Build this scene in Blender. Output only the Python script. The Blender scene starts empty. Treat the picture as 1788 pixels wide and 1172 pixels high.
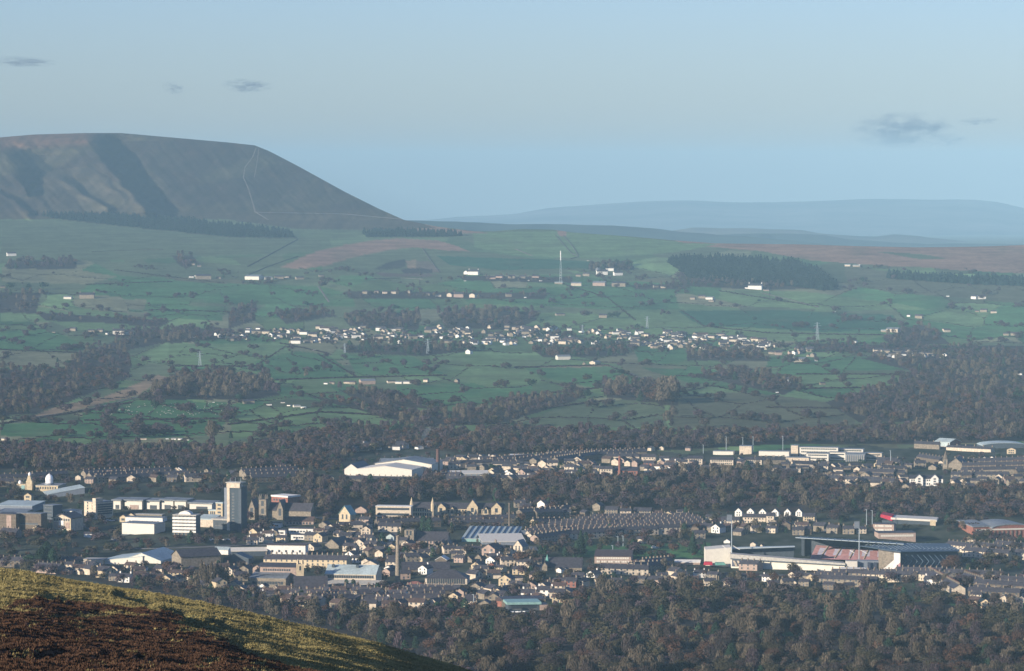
import bpy, math, random
import numpy as np
from mathutils import Vector
random.seed(7); rng = np.random.default_rng(11)
SC = bpy.context.scene
COL = SC.collection
# ------------------------------------------------------------------ camera
FPX, CX, CY, HY = 6300.0, 894.0, 586.0, 300.0        # lens and frame of the 1788 x 1172 photograph, horizon row
ZC = 330.0                                           # eye height over datum
PITCH = math.atan((CY - HY) / FPX)
cam = bpy.data.cameras.new('camera'); camo = bpy.data.objects.new('camera', cam); COL.objects.link(camo)
camo.location = (0, 0, ZC); camo.rotation_euler = (math.pi/2 - PITCH, 0, 0)
cam.sensor_width = 36; cam.lens = 36*FPX/1788; cam.clip_start = 5; cam.clip_end = 90000
SC.camera = camo
# ------------------------------------------------------------------ light
SUN_AZ, SUN_EL = math.radians(-128), math.radians(15)     # azimuth from +Y towards +X
w = bpy.data.worlds.new('World'); SC.world = w; w.use_nodes = True
nt = w.node_tree; bg = nt.nodes['Background']
sky = nt.nodes.new('ShaderNodeTexSky'); sky.sky_type = 'NISHITA'; sky.sun_disc = False
sky.sun_elevation = SUN_EL; sky.sun_rotation = SUN_AZ; sky.altitude = 300; sky.air_density = 1.0; sky.dust_density = 0.6; sky.ozone_density = 3.0
mx = nt.nodes.new('ShaderNodeMix'); mx.data_type = 'RGBA'; mx.blend_type = 'MULTIPLY'; mx.inputs[0].default_value = 1
mx.inputs[7].default_value = (0.76, 0.84, 1.17, 1)         # the cool white balance of the picture
nt.links.new(sky.outputs[0], mx.inputs[6]); nt.links.new(mx.outputs[2], bg.inputs[0]); bg.inputs[1].default_value = 0.088
sl = bpy.data.lights.new('sun', 'SUN'); so = bpy.data.objects.new('sun', sl); COL.objects.link(so)
sl.energy = 5.0; sl.angle = math.radians(0.5); sl.color = (1.0, 0.88, 0.72)
so.rotation_euler = (math.pi/2 - SUN_EL, 0, math.pi - SUN_AZ)
so.location = (0, 0, 900)
SC.view_settings.view_transform = 'Standard'; SC.view_settings.look = 'None'
SC.view_settings.exposure = 0.72; SC.view_settings.gamma = 1.0
SC.cycles.max_bounces = 4; SC.cycles.diffuse_bounces = 2; SC.cycles.glossy_bounces = 1; SC.cycles.volume_bounces = 0
SC.cycles.transparent_max_bounces = 6; SC.cycles.use_denoising = True
# ------------------------------------------------------------------ maths helpers
def ray(x, y):
    cp, sp = math.cos(PITCH), math.sin(PITCH)
    u = CY - y
    return (x - CX), FPX*cp + u*sp, -FPX*sp + u*cp
def W(x, y, D):
    """world point seen at pixel x, y and standing D metres ahead"""
    rx, ry, rz = ray(x, y); t = D/ry
    return rx*t, ry*t, ZC + rz*t
def vnoise(x, y, seed=0):
    x = np.asarray(x, float); y = np.asarray(y, float)
    xi = np.floor(x).astype(np.int64); yi = np.floor(y).astype(np.int64)
    fx = x - xi; fy = y - yi
    fx = fx*fx*(3-2*fx); fy = fy*fy*(3-2*fy)
    def h(a, b):
        n = (a*374761393 + b*668265263 + seed*1442695) & 0xffffffff
        n = ((n ^ (n >> 13))*1274126177) & 0xffffffff
        n = n ^ (n >> 16)
        return (n & 0xffff)/65535.0
    return ((h(xi, yi)*(1-fx)+h(xi+1, yi)*fx)*(1-fy) + (h(xi, yi+1)*(1-fx)+h(xi+1, yi+1)*fx)*fy)*2 - 1
def fnoise(x, y, seed=0, octv=4):
    r = 0; a = 1; t = 0
    for k in range(octv):
        r = r + a*vnoise(np.asarray(x)*2**k, np.asarray(y)*2**k, seed+k*17); t += a; a *= .5
    return r/t
def inpoly(px, py, poly):
    px = np.asarray(px, float); py = np.asarray(py, float)
    r = np.zeros(px.shape, bool); n = len(poly)
    for i in range(n):
        x1, y1 = poly[i]; x2, y2 = poly[(i+1) % n]
        if y1 == y2: continue
        c = ((y1 > py) != (y2 > py)) & (px < (x2-x1)*(py-y1)/(y2-y1)+x1)
        r ^= c
    return r
# ------------------------------------------------------------------ terrain: distance of the ground seen at each pixel
_Y = [232, 250, 300, 350, 385, 400, 430, 450, 500, 550, 600, 650, 700, 740, 770, 810, 850, 900, 940, 990, 1040, 1100, 1172, 1400]
_D = [11450, 11280, 10930, 10570, 10300, 10000, 9050, 8550, 7700, 7000, 6300, 5300, 4500, 4050, 3750, 3450, 3250, 3050, 2900, 2700, 2450, 2150, 1850, 1300]
def gul(x, y, crest, right, A, y0, y1, Ll=45., Lr=70.):
    cy = [p[1] for p in crest]; c = np.interp(y, cy, [p[0] for p in crest])
    ry_ = [p[1] for p in right]; r = np.interp(y, ry_, [p[0] for p in right])
    r = np.maximum(r, c+4); t = (x-c)/(r-c)
    tt = np.clip(t, 0, 1)
    o = np.where(t < 0, -np.exp((x-c)/Ll), np.where(t > 1, np.exp(-(x-r)/Lr), -1+2*(tt*tt*(3-2*tt))))
    f = np.clip((y-y0)/14., 0, 1)*np.clip((y1-y)/14., 0, 1)
    return A*f*o
def Dt(x, y):
    x = np.asarray(x, float); y = np.asarray(y, float)
    d = np.interp(y, _Y, _D)
    low = np.clip((y-400)/60., 0, 1)
    d = d*(1 + low*(.011*vnoise(x/210, y/60, 3)+.006*vnoise(x/90, y/38, 5)))
    hi = (y < 400)
    if hi.any():
        x0_ = x; x = x + 7*fnoise(x0_/34, y/13, 19, 4)*np.clip((y-236)/12, 0, 1); 
        g = gul(x, y, [(150, 233), (151, 250), (163, 268), (184, 290), (211, 320), (232, 345), (252, 368)],
                [(200, 236), (220, 252), (236, 275), (248, 300), (260, 325), (281, 348), (305, 368)], 150, 232, 384)
        g = g + gul(x, y, [(6, 258), (12, 280), (24, 312), (48, 338)], [(60, 262), (92, 292), (72, 312), (56, 338)], 95, 256, 345, 30, 40)
        g = g + gul(x, y, [(-30, 322), (0, 338), (25, 354), (50, 370)], [(-5, 325), (22, 340), (45, 354), (68, 370)], 45, 318, 384, 25, 30)
        g = g + gul(x, y, [(104, 305), (112, 318), (150, 344), (185, 362)], [(128, 305), (140, 320), (168, 344), (205, 364)], 48, 302, 376, 25, 30)
        g = g + gul(x, y, [(160, 300), (185, 320), (215, 350)], [(178, 300), (204, 320), (232, 350)], 22, 296, 366, 20, 20)
        x = x; g = g + (26+16*np.clip((300-x)/300, 0, 1))*fnoise((x-.9*y)/26, y/60, 9, 4)*np.clip((400-y)/30, 0, 1)*np.clip((y-236)/20, 0, 1)
        d = d + np.where(hi, g, 0)
    return d
def G(x, y):
    return W(x, y, float(Dt(x, y)))
def S(y):
    return FPX/float(np.interp(y, _Y, _D))
SKYL = [(-700, 262), (-250, 248), (0, 240), (60, 235), (148, 232.5), (212, 232.5), (320, 242), (400, 249), (445, 254), (470, 264), (520, 290),
        (600, 334), (660, 364), (705, 384), (760, 395), (830, 404), (862, 404), (910, 400), (965, 401), (1000, 406), (1100, 413), (1180, 420),
        (1250, 425), (1400, 427), (1500, 430), (1600, 432), (1700, 431), (1788, 428), (1900, 424), (2500, 424)]
def sky_y(x):
    return np.interp(x, [p[0] for p in SKYL], [p[1] for p in SKYL])
# ------------------------------------------------------------------ materials
def mat(name, col, rough=.85, noise=.15, scale=.6, spec=.2, attr=None, orand=0., detail=None, metallic=0.):
    m = bpy.data.materials.new(name); m.use_nodes = True
    n = m.node_tree; b = n.nodes['Principled BSDF']
    b.inputs['Roughness'].default_value = rough; b.inputs['Specular IOR Level'].default_value = spec
    b.inputs['Metallic'].default_value = metallic
    tc = n.nodes.new('ShaderNodeTexCoord'); nz = n.nodes.new('ShaderNodeTexNoise')
    nz.inputs['Scale'].default_value = scale; nz.inputs['Detail'].default_value = 4
    n.links.new(tc.outputs['Object'], nz.inputs['Vector'])
    mr = n.nodes.new('ShaderNodeMapRange'); mr.inputs[3].default_value = 1-noise*2; mr.inputs[4].default_value = 1+noise*2
    mr.inputs[1].default_value = .25; mr.inputs[2].default_value = .75
    n.links.new(nz.outputs[0], mr.inputs[0]); val = mr.outputs[0]
    def mul(a, b_):
        q = n.nodes.new('ShaderNodeMath'); q.operation = 'MULTIPLY'; n.links.new(a, q.inputs[0]); n.links.new(b_, q.inputs[1]); return q.outputs[0]
    if detail:
        n2 = n.nodes.new('ShaderNodeTexNoise'); n2.inputs['Scale'].default_value = detail[0]; n2.inputs['Detail'].default_value = 3
        n.links.new(tc.outputs['Object'], n2.inputs['Vector'])
        m2 = n.nodes.new('ShaderNodeMapRange'); m2.inputs[1].default_value = .3; m2.inputs[2].default_value = .7
        m2.inputs[3].default_value = 1-detail[1]; m2.inputs[4].default_value = 1+detail[1]
        n.links.new(n2.outputs[0], m2.inputs[0]); val = mul(val, m2.outputs[0])
    if orand:
        oi = n.nodes.new('ShaderNodeObjectInfo'); m3 = n.nodes.new('ShaderNodeMapRange')
        m3.inputs[3].default_value = 1-orand; m3.inputs[4].default_value = 1+orand
        n.links.new(oi.outputs['Random'], m3.inputs[0]); val = mul(val, m3.outputs[0])
        at = n.nodes.new('ShaderNodeAttribute'); at.attribute_name = 'tone'
        ad = n.nodes.new('ShaderNodeMath'); ad.operation = 'ADD'; ad.inputs[1].default_value = 1.0
        n.links.new(at.outputs['Fac'], ad.inputs[0]); val = mul(val, ad.outputs[0])
    vm = n.nodes.new('ShaderNodeVectorMath'); vm.operation = 'SCALE'
    if attr:
        a = n.nodes.new('ShaderNodeAttribute'); a.attribute_name = attr; n.links.new(a.outputs['Color'], vm.inputs[0])
    else: vm.inputs[0].default_value = col[:3]
    n.links.new(val, vm.inputs['Scale']); n.links.new(vm.outputs[0], b.inputs['Base Color'])
    return m
M = dict(
 cream=mat('cream_stone', (.50, .42, .32), noise=.16), white=mat('white_render', (.66, .63, .57), noise=.08), stone=mat('grey_stone', (.22, .185, .14), noise=.2),
 sooty=mat('sooty_stone', (.13, .105, .08), noise=.2), brick=mat('red_brick', (.24, .105, .08), noise=.14), pinkbrick=mat('pale_brick', (.33, .245, .20), noise=.12),
 yellow=mat('yellow_stone', (.47, .38, .25), noise=.12), slate=mat('slate', (.055, .052, .06), rough=.6, noise=.2), brownroof=mat('brown_tiles', (.085, .06, .052), rough=.7, noise=.2),
 greyroof=mat('grey_sheet', (.17, .185, .195), rough=.6, noise=.16, detail=(.05, .2)), paleroof=mat('pale_sheet', (.36, .42, .41), rough=.6, noise=.12, detail=(.06, .15)), greenroof=mat('green_sheet', (.22, .36, .33), rough=.5, noise=.1),
 whiteclad=mat('white_cladding', (.58, .54, .46), rough=.6, noise=.04), darkclad=mat('dark_cladding', (.06, .075, .09), rough=.6, noise=.1), greyclad=mat('grey_cladding', (.17, .19, .22), rough=.6, noise=.08),
 glass=mat('window_glass', (.035, .045, .055), rough=.35, noise=.1, spec=.5), brownbrick=mat('brown_brick', (.11, .062, .052), noise=.14), towerclad=mat('tower_cladding', (.038, .055, .07), rough=.6, noise=.06), red=mat('red_sheet', (.42, .035, .06), noise=.06), claret=mat('claret_seats', (.48, .26, .26), noise=.12, scale=.3),
 lightblue=mat('light_blue_seats', (.52, .50, .62), noise=.1), steel=mat('grey_steel', (.33, .38, .40), rough=.5, noise=.05), bluesteel=mat('blue_grey_steel', (.07, .10, .125), rough=.6, noise=.12),
 concrete=mat('concrete', (.36, .34, .30), noise=.1), dome=mat('white_dome', (.80, .77, .74), rough=.4, noise=.03), copper=mat('green_copper', (.13, .30, .25), noise=.1),
 bark=mat('bark', (.10, .085, .07), noise=.2), carw=mat('white_paint', (.78, .78, .78), rough=.3, noise=.02, spec=.5), card=mat('dark_paint', (.05, .06, .09), rough=.3, noise=.02, spec=.5),
 tyre=mat('tyre_rubber', (.02, .02, .02), noise=.1), track=mat('pale_track', (.13, .112, .09), noise=.15, scale=.05), drystone=mat('dry_stone', (.075, .07, .06), noise=.2, scale=.1),
 asphalt=mat('asphalt', (.10, .10, .105), noise=.15, scale=.1), wool=mat('wool', (.35, .33, .29), noise=.1), grass=mat('pitch_grass', (.05, .13, .035), noise=.15, scale=.1))
CROWN = dict(
 greybrown=mat('crown_grey_brown', (.050, .039, .036), noise=.10, scale=.35, orand=.10), russet=mat('crown_russet', (.072, .040, .027), noise=.10, scale=.35, orand=.12),
 olive=mat('crown_olive', (.050, .044, .025), noise=.1, scale=.35, orand=.12), mauve=mat('crown_mauve', (.060, .042, .048), noise=.1, scale=.35, orand=.10),
 pale=mat('crown_pale_twigs', (.092, .074, .052), noise=.18, scale=.35, orand=.2), evergreen=mat('crown_evergreen', (.016, .036, .020), noise=.22, scale=.35, orand=.25),
 spruce=mat('crown_spruce', (.010, .025, .021), noise=.2, scale=.1, orand=.3))
# ------------------------------------------------------------------ object helpers
class MB:
    def __init__(s): s.v = []; s.f = []; s.m = []
    def poly(s, pts, mi=0):
        k = len(s.v); s.v += [tuple(p) for p in pts]; s.f.append(tuple(range(k, k+len(pts)))); s.m.append(mi)
    def box(s, x0, x1, y0, y1, z0, z1, mi=0):
        k = len(s.v); s.v += [(x0,y0,z0),(x1,y0,z0),(x1,y1,z0),(x0,y1,z0),(x0,y0,z1),(x1,y0,z1),(x1,y1,z1),(x0,y1,z1)]
        s.f += [(k,k+3,k+2,k+1),(k+4,k+5,k+6,k+7),(k,k+1,k+5,k+4),(k+1,k+2,k+6,k+5),(k+2,k+3,k+7,k+6),(k+3,k,k+4,k+7)]; s.m += [mi]*6; return s
    def extr(s, prof, a, b, axis='x', mi=0):
        """closed profile, (y,z) along x or (x,z) along y, or (x,y) along z"""
        n = len(prof); k = len(s.v)
        for t in (a, b):
            for p in prof:
                s.v.append((t, p[0], p[1]) if axis == 'x' else (p[0], t, p[1]) if axis == 'y' else (p[0], p[1], t))
        s.f.append(tuple(range(k, k+n))[::-1]); s.f.append(tuple(range(k+n, k+2*n)))
        for i in range(n): j = (i+1) % n; s.f.append((k+i, k+j, k+n+j, k+n+i))
        s.m += [mi]*(n+2); return s
    def beam(s, p, q, r, r2=None, n=6, mi=0):
        p = Vector(p); q = Vector(q); d = (q-p).normalized(); u = d.orthogonal().normalized(); v = d.cross(u); r2 = r if r2 is None else r2
        k = len(s.v)
        for c, rr in ((p, r), (q, r2)):
            for i in range(n):
                t = 2*math.pi*i/n; s.v.append(tuple(c+u*(rr*math.cos(t))+v*(rr*math.sin(t))))
        s.f.append(tuple(range(k, k+n))); s.f.append(tuple(range(k+n, k+2*n))[::-1])
        for i in range(n): j = (i+1) % n; s.f.append((k+i, k+n+i, k+n+j, k+j))
        s.m += [mi]*(n+2); return s
    def lathe(s, prof, n=16, cx=0, cy=0, mi=0):
        k = len(s.v)
        for r, z in prof:
            for i in range(n): t = 2*math.pi*i/n; s.v.append((cx+r*math.cos(t), cy+r*math.sin(t), z))
        for a in range(len(prof)-1):
            for i in range(n): j = (i+1) % n; s.f.append((k+a*n+i, k+a*n+j, k+(a+1)*n+j, k+(a+1)*n+i)); s.m.append(mi)
        s.f.append(tuple(k+i for i in range(n))[::-1]); s.m.append(mi)
        s.f.append(tuple(k+(len(prof)-1)*n+i for i in range(n))); s.m.append(mi); return s
    def mesh(s, name, *mats):
        me = bpy.data.meshes.new(name); me.from_pydata(s.v, [], s.f); me.validate()
        for m in mats: me.materials.append(M[m] if isinstance(m, str) else m)
        if len(mats) > 1 and len(me.polygons) == len(s.m): me.polygons.foreach_set('material_index', s.m)
        me.update(); return me
def link(name, me, parent=None, loc=None, rotz=0):
    o = bpy.data.objects.new(name, me); COL.objects.link(o)
    if loc is not None: o.location = loc
    if rotz: o.rotation_euler = (0, 0, rotz)
    if parent is not None: o.parent = parent
    return o
def thing(name, label, cat, loc=(0, 0, 0), rotz=0, group=None, me=None):
    o = bpy.data.objects.new(name, me); COL.objects.link(o); o.location = loc; o.rotation_euler = (0, 0, rotz)
    if label: o['label'] = label
    o['category'] = cat
    if group: o['group'] = group
    return o
def setting(name, me, kind='structure', label=None):
    o = link(name, me); o['kind'] = kind
    if label: o['label'] = label
    return o
def bigmesh(name, V, Fc, mats, mi=None, tone=None, nper=3):
    """numpy mesh: V (n,3), Fc (m,nper)"""
    me = bpy.data.meshes.new(name); V = np.asarray(V, np.float32); Fc = np.asarray(Fc, np.int32)
    me.vertices.add(len(V)); me.vertices.foreach_set('co', V.ravel())
    me.loops.add(Fc.size); me.loops.foreach_set('vertex_index', Fc.ravel())
    me.polygons.add(len(Fc)); me.polygons.foreach_set('loop_start', np.arange(0, Fc.size, nper, dtype=np.int32))
    try: me.polygons.foreach_set('loop_total', np.full(len(Fc), nper, np.int32))
    except Exception: pass
    for m in mats: me.materials.append(m)
    if mi is not None: me.polygons.foreach_set('material_index', np.asarray(mi, np.int32))
    me.update(calc_edges=True)
    if tone is not None:
        a = me.attributes.new('tone', 'FLOAT', 'POINT'); a.data.foreach_set('value', np.asarray(tone, np.float32))
    return me
ORD = ('first second third fourth fifth sixth seventh eighth ninth tenth eleventh twelfth thirteenth fourteenth fifteenth sixteenth seventeenth eighteenth '
       'nineteenth twentieth').split()
TENS = 'twenty thirty forty fifty sixty seventy eighty ninety'.split()
def ordw(n):
    if n <= 20: return ORD[n-1]
    if n > 99: return 'hundred-and-' + ordw(n-100)
    t, u = divmod(n, 10)
    return (TENS[t-2]+'-'+ORD[u-1]) if u else TENS[t-2][:-1]+'ieth'
def zone(x, y):
    if y < 560: return 'on the left hillside above the village' if x < 600 else 'on the hillside beside the small quarry' if x < 945 else 'on the hillside near the square plantation' if x < 1500 else 'on the far right hillside'
    if y < 625: return 'in the village left part' if x < 620 else 'in the village middle part' if x < 1060 else 'in the village right part'
    if y < 745: return 'in fields left below the village' if x < 520 else 'in the fields under the village middle' if x < 1200 else 'in the fields right below the village'
    if y < 850:
        return 'beyond the white-domed mosque' if x < 400 else 'around the big cream warehouse' if x < 775 else 'in the far estate right of the warehouse' if x < 1060 else 'in the far estate left of the college' if x < 1330 else 'around the long white college'
    if y < 905: return 'behind the grey tower block' if x < 450 else 'around the gabled stone school' if x < 880 else 'behind the packed chimney terraces' if x < 1230 else 'behind the football stadium'
    if y < 1000: return 'in front of the grey tower block' if x < 450 else 'around the tall round chimney' if x < 850 else 'left of the football stadium' if x < 1225 else 'close around the football stadium'
    if y < 1062: return 'just above the grassy slope' if x < 700 else 'below the long low school' if x < 1060 else 'in front of the football stadium' if x < 1480 else 'right below the football stadium'
    return 'in the lower wood beside the slope' if x < 900 else 'in the middle of the lower wood' if x < 1250 else 'in the lower wood under the stadium' if x < 1520 else 'in the lower wood, far right'
REG = []
def reg(o, descr, x, y): REG.append((o, descr, x, y))
def flush_labels():
    g = {}
    for o, d, x, y in REG: g.setdefault((d, zone(x, y)), []).append((x, o))
    for (d, z), l in g.items():
        l.sort(key=lambda t: t[0])
        for i, (x, o) in enumerate(l):
            o['label'] = f'{d} {z}' if len(l) == 1 else f'{d}, {ordw(i+1)} from left {z}'
# ================================================================== the land
GREEN=(.066,.150,.058); LGREEN=(.125,.195,.080); PALE=(.175,.175,.095); OLIVE=(.100,.128,.066); ROUGH=(.100,.105,.060)
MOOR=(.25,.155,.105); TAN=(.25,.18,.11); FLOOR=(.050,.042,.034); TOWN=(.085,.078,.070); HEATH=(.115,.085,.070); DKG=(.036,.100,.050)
FIELDS = [
 (OLIVE,[(0,385),(150,383),(330,400),(560,420),(560,440),(300,450),(0,462)]),
 (MOOR,[(488,468),(520,452),(560,438),(600,427),(640,420),(700,416),(760,421),(800,431),(820,439),(780,438),(720,433),(670,437),(620,448),(580,462),(530,469)]),
 (OLIVE,[(560,466),(640,443),(720,435),(850,441),(960,455),(1000,480),(560,482)]),
 ((.035,.035,.03),[(654,471),(672,459),(700,452),(708,455),(706,466),(690,469)]), ((.15,.12,.09),[(706,455),(745,456),(768,474),(735,476),(712,468)]), ((.05,.045,.04),[(700,470),(722,467),(752,470),(750,477),(705,478)]), (HEATH,[(655,474),(700,478),(760,478),(745,484),(670,483)]), (TAN,[(706,456),(722,453),(726,468),(712,469)]),
 (PALE,[(0,466),(120,468),(205,482),(155,496),(0,492)]), (OLIVE,[(150,455),(400,462),(620,475),(560,495),(420,488),(215,482)]),
 (GREEN,[(155,497),(300,492),(560,500),(610,512),(620,535),(330,528),(130,512)]), (PALE,[(152,522),(256,523),(252,541),(170,535)]),
 (LGREEN,[(0,528),(60,535),(160,552),(290,576),(130,577),(90,562),(0,560)]), (GREEN,[(260,530),(400,535),(390,560),(260,555)]),
 (GREEN,[(0,578),(95,578),(135,600),(145,612),(0,612)]), (PALE,[(0,611),(175,618),(140,641),(0,641)]),
 (LGREEN,[(290,600),(470,600),(440,640),(300,640)]), (GREEN,[(455,648),(475,622),(520,613),(575,618),(600,640),(605,660),(480,665)]),
 (GREEN,[(600,617),(720,622),(772,652),(620,655)]), (LGREEN,[(745,618),(1000,622),(1080,640),(960,642),(830,648),(770,640)]),
 (GREEN,[(440,668),(530,680),(560,700),(450,690)]), (GREEN,[(580,672),(660,675),(680,702),(600,694)]),
 (GREEN,[(690,672),(830,669),(890,688),(860,700),(780,710),(690,700)]), (GREEN,[(915,642),(1065,638),(1132,668),(1040,677),(950,660)]),
 (TAN,[(925,641),(1065,637),(1060,640),(960,643)]),
 (GREEN,[(1105,604),(1190,604),(1202,626),(1180,636),(1112,632)]), (DKG,[(1188,543),(1350,541),(1562,550),(1545,577),(1335,580),(1222,566)]),
 (LGREEN,[(1255,506),(1400,508),(1630,540),(1480,543),(1300,534),(1240,520)]), (GREEN,[(800,505),(1010,500),(1180,512),(1190,540),(1060,540),(820,530)]),
 (LGREEN,[(880,545),(1100,548),(1230,568),(1560,585),(1500,596),(1200,592),(880,565)]), (GREEN,[(930,480),(1260,500),(1250,520),(1180,512),(940,495)]),
 (DKG,[(760,447),(900,452),(1030,456),(1030,470),(870,472),(780,462)]),
 (GREEN,[(148,722),(190,701),(300,699),(398,702),(392,730),(150,736)]), (GREEN,[(0,742),(150,733),(400,732),(372,760),(200,768),(0,762)]),
 (LGREEN,[(400,728),(470,712),(600,712),(690,726),(745,738),(600,747),(480,752),(405,770)]),
 (OLIVE,[(900,745),(1000,700),(1160,695),(1166,748)]), (ROUGH,[(1172,690),(1300,685),(1500,708),(1490,748),(1172,748)]),
 (GREEN,[(1120,642),(1240,648),(1345,680),(1420,690),(1200,668)]), (LGREEN,[(1385,654),(1570,654),(1590,676),(1400,679)]),
 (GREEN,[(1340,622),(1500,624),(1790,640),(1500,648),(1340,640)]), (TAN,[(40,735),(110,706),(180,694),(225,676),(275,655),(292,660),(240,692),(150,712),(60,732)]),
 (MOOR,[(1180,419),(1400,426),(1788,420),(2600,420),(2600,486),(1788,478),(1640,470),(1500,462),(1420,456),(1330,440),(1220,430)]),
 (OLIVE,[(1530,440),(1610,444),(1650,452),(1600,453)]), (ROUGH,[(1480,465),(1560,475),(1800,500),(1800,530),(1600,515),(1480,500)]),
 (LGREEN,[(830,408),(900,403),(960,403),(1100,415),(1250,427),(1180,440),(1030,452),(900,446),(830,432)]),
 (MOOR,[(968,402),(986,402),(984,412),(972,412)]), (MOOR,[(690,384),(820,403),(860,408),(760,408),(600,396),(560,385)]),
 (GREEN,[(1000,952),(1240,948),(1250,972),(1150,978),(1010,972)]), (LGREEN,[(1540,870),(1640,866),(1640,878),(1560,880)]),
 (GREEN,[(1180,1098),(1420,1104),(1400,1112),(1190,1108)]),
]
WOODS = [  # polygon, trees, (min m, max m), mixture, name
 ([(380,1052),(600,1078),(800,1064),(960,1078),(1010,1036),(1200,1030),(1300,1036),(1500,1050),(1640,1050),(1700,1072),(1950,1078),(1980,1210),(600,1210),(700,1137),(480,1078)], 1350, (5.5,13), 'low'),
 ([(120,1004),(420,1038),(620,1058),(640,1105),(480,1084),(300,1044)], 170, (5,9), 'low'),
 ([(480,842),(600,846),(760,841),(900,843),(1000,838),(1160,834),(1320,818),(1400,836),(1480,854),(1600,864),(1900,852),(1900,906),(1600,900),(1430,896),(1200,893),(1000,887),(870,876),(760,873),(650,884),(560,902),(520,882)], 900, (8,13), 'mid'),
 ([(-150,786),(100,782),(230,786),(420,782),(560,756),(640,749),(760,757),(870,754),(1000,753),(1160,760),(1300,760),(1500,750),(1950,734),(1950,766),(1600,776),(1350,776),(1180,786),(1000,792),(830,794),(700,781),(610,798),(590,818),(540,818),(430,818),(130,822),(-150,817)], 2300, (7,12), 'far'),
 ([(1440,702),(1490,690),(1570,668),(1600,640),(1700,632),(1950,640),(1950,740),(1500,737)], 900, (7,12), 'far'),
 ([(-150,645),(110,645),(135,620),(200,596),(300,577),(330,590),(222,612),(230,640),(222,660),(120,702),(60,722),(-150,737)], 700, (7,12), 'far'),
 ([(262,690),(300,668),(350,662),(470,672),(490,690),(440,698),(260,698)], 130, (13,17), 'pale'), ([(290,655),(350,648),(470,655),(470,668),(330,662)], 50, (10,13), 'far'),
 ([(600,556),(650,545),(735,548),(730,577),(610,570)], 90, (11,15), 'far'), ([(765,550),(800,540),(930,545),(938,558),(900,577),(780,573)], 100, (12,17), 'far'),
 ([(480,548),(560,542),(590,552),(500,566)], 45, (10,14), 'far'), ([(600,604),(750,602),(830,612),(740,622),(600,616)], 90, (10,15), 'dark'),
 ([(530,690),(620,702),(740,722),(850,714),(900,694),(1040,684),(1000,702),(880,738),(740,747),(640,720)], 260, (6,10), 'far'),
 ([(1050,672),(1180,672),(1185,708),(1060,694)], 90, (10,15), 'far'), ([(1150,690),(1178,690),(1178,708),(1150,708)], 22, (19,23), 'pale'),
 ([(1200,612),(1320,614),(1345,630),(1200,630)], 80, (9,13), 'far'), ([(1205,655),(1285,645),(1400,672),(1370,690),(1230,660)], 90, (9,13), 'far'),
 ([(930,612),(1090,604),(1095,622),(950,624)], 90, (9,13), 'dark'), ([(1540,590),(1610,565),(1660,600),(1560,606)], 60, (9,13), 'far'), ([(1500,625),(1790,615),(1790,650),(1600,650)], 170, (8,12), 'far'),
 ([(-150,508),(72,512),(62,548),(-150,540)], 80, (9,13), 'far'), ([(20,455),(135,456),(132,470),(10,470)], 60, (12,15), 'far'), ([(300,447),(335,445),(345,458),(325,470),(312,462)], 22, (10,14), 'far'),
 ([(400,545),(450,525),(445,560),(400,575)], 26, (10,13), 'far'), ([(60,545),(300,560),(280,572),(200,565),(80,560)], 34, (8,11), 'far'),
 ([(1180,480),(1240,486),(1440,505),(1300,505),(1190,498)], 90, (9,12), 'far'), ([(1030,463),(1100,462),(1108,472),(1030,474)], 40, (13,17), 'dark'),
 ([(590,680),(690,690),(760,715),(640,708)], 50, (8,12), 'far'), ([(180,585),(340,570),(420,590),(300,600)], 90, (9,13), 'far'), ([(1390,600),(1788,604),(1788,618),(1390,614)], 80, (6,9), 'far'),
 ([(1100,498),(1190,495),(1200,505),(1110,506)], 30, (7,10), 'far'), ([(600,508),(960,512),(950,522),(610,522)], 50, (6,9), 'far'), ([(800,482),(1000,484),(1000,494),(810,490)], 30, (5,8), 'far'),
]
CONIF = [([(60,376),(200,378),(330,386),(440,398),(505,408),(522,416),(400,414),(250,399),(120,385)], 1000, 'dark conifer belt along the foot of the great hill'),
 ([(632,407),(700,406),(820,411),(780,414),(640,414)], 260, 'thin conifer belt on the saddle right of the great hill'),
 ([(1162,455),(1240,452),(1390,460),(1425,474),(1468,506),(1440,508),(1380,500),(1250,494),(1210,490)], 1300, 'large dark square conifer plantation on the middle slope'),
 ([(1548,480),(1640,486),(1950,498),(1950,506),(1700,497),(1550,487)], 480, 'long narrow conifer strip on the right edge below the moor')]
# ---- the ground sheet
cols = np.concatenate([np.linspace(-700, -60, 60, endpoint=False), np.arange(-60, 1850, 2.6), np.linspace(1850, 2500, 60)])
nr = 460
v = np.linspace(0, 1, nr)
X = np.repeat(cols[None, :], nr, 0)
ys = sky_y(cols)[None, :]
YY = ys + (1235-ys)*(v[:, None]**1.12)
DD = Dt(X, YY)
rx = X-CX; cp, sp = math.cos(PITCH), math.sin(PITCH); u = CY-YY
ry = FPX*cp+u*sp; rz = -FPX*sp+u*cp; t = DD/ry
PX, PY, PZ = rx*t, DD, ZC+rz*t
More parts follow.
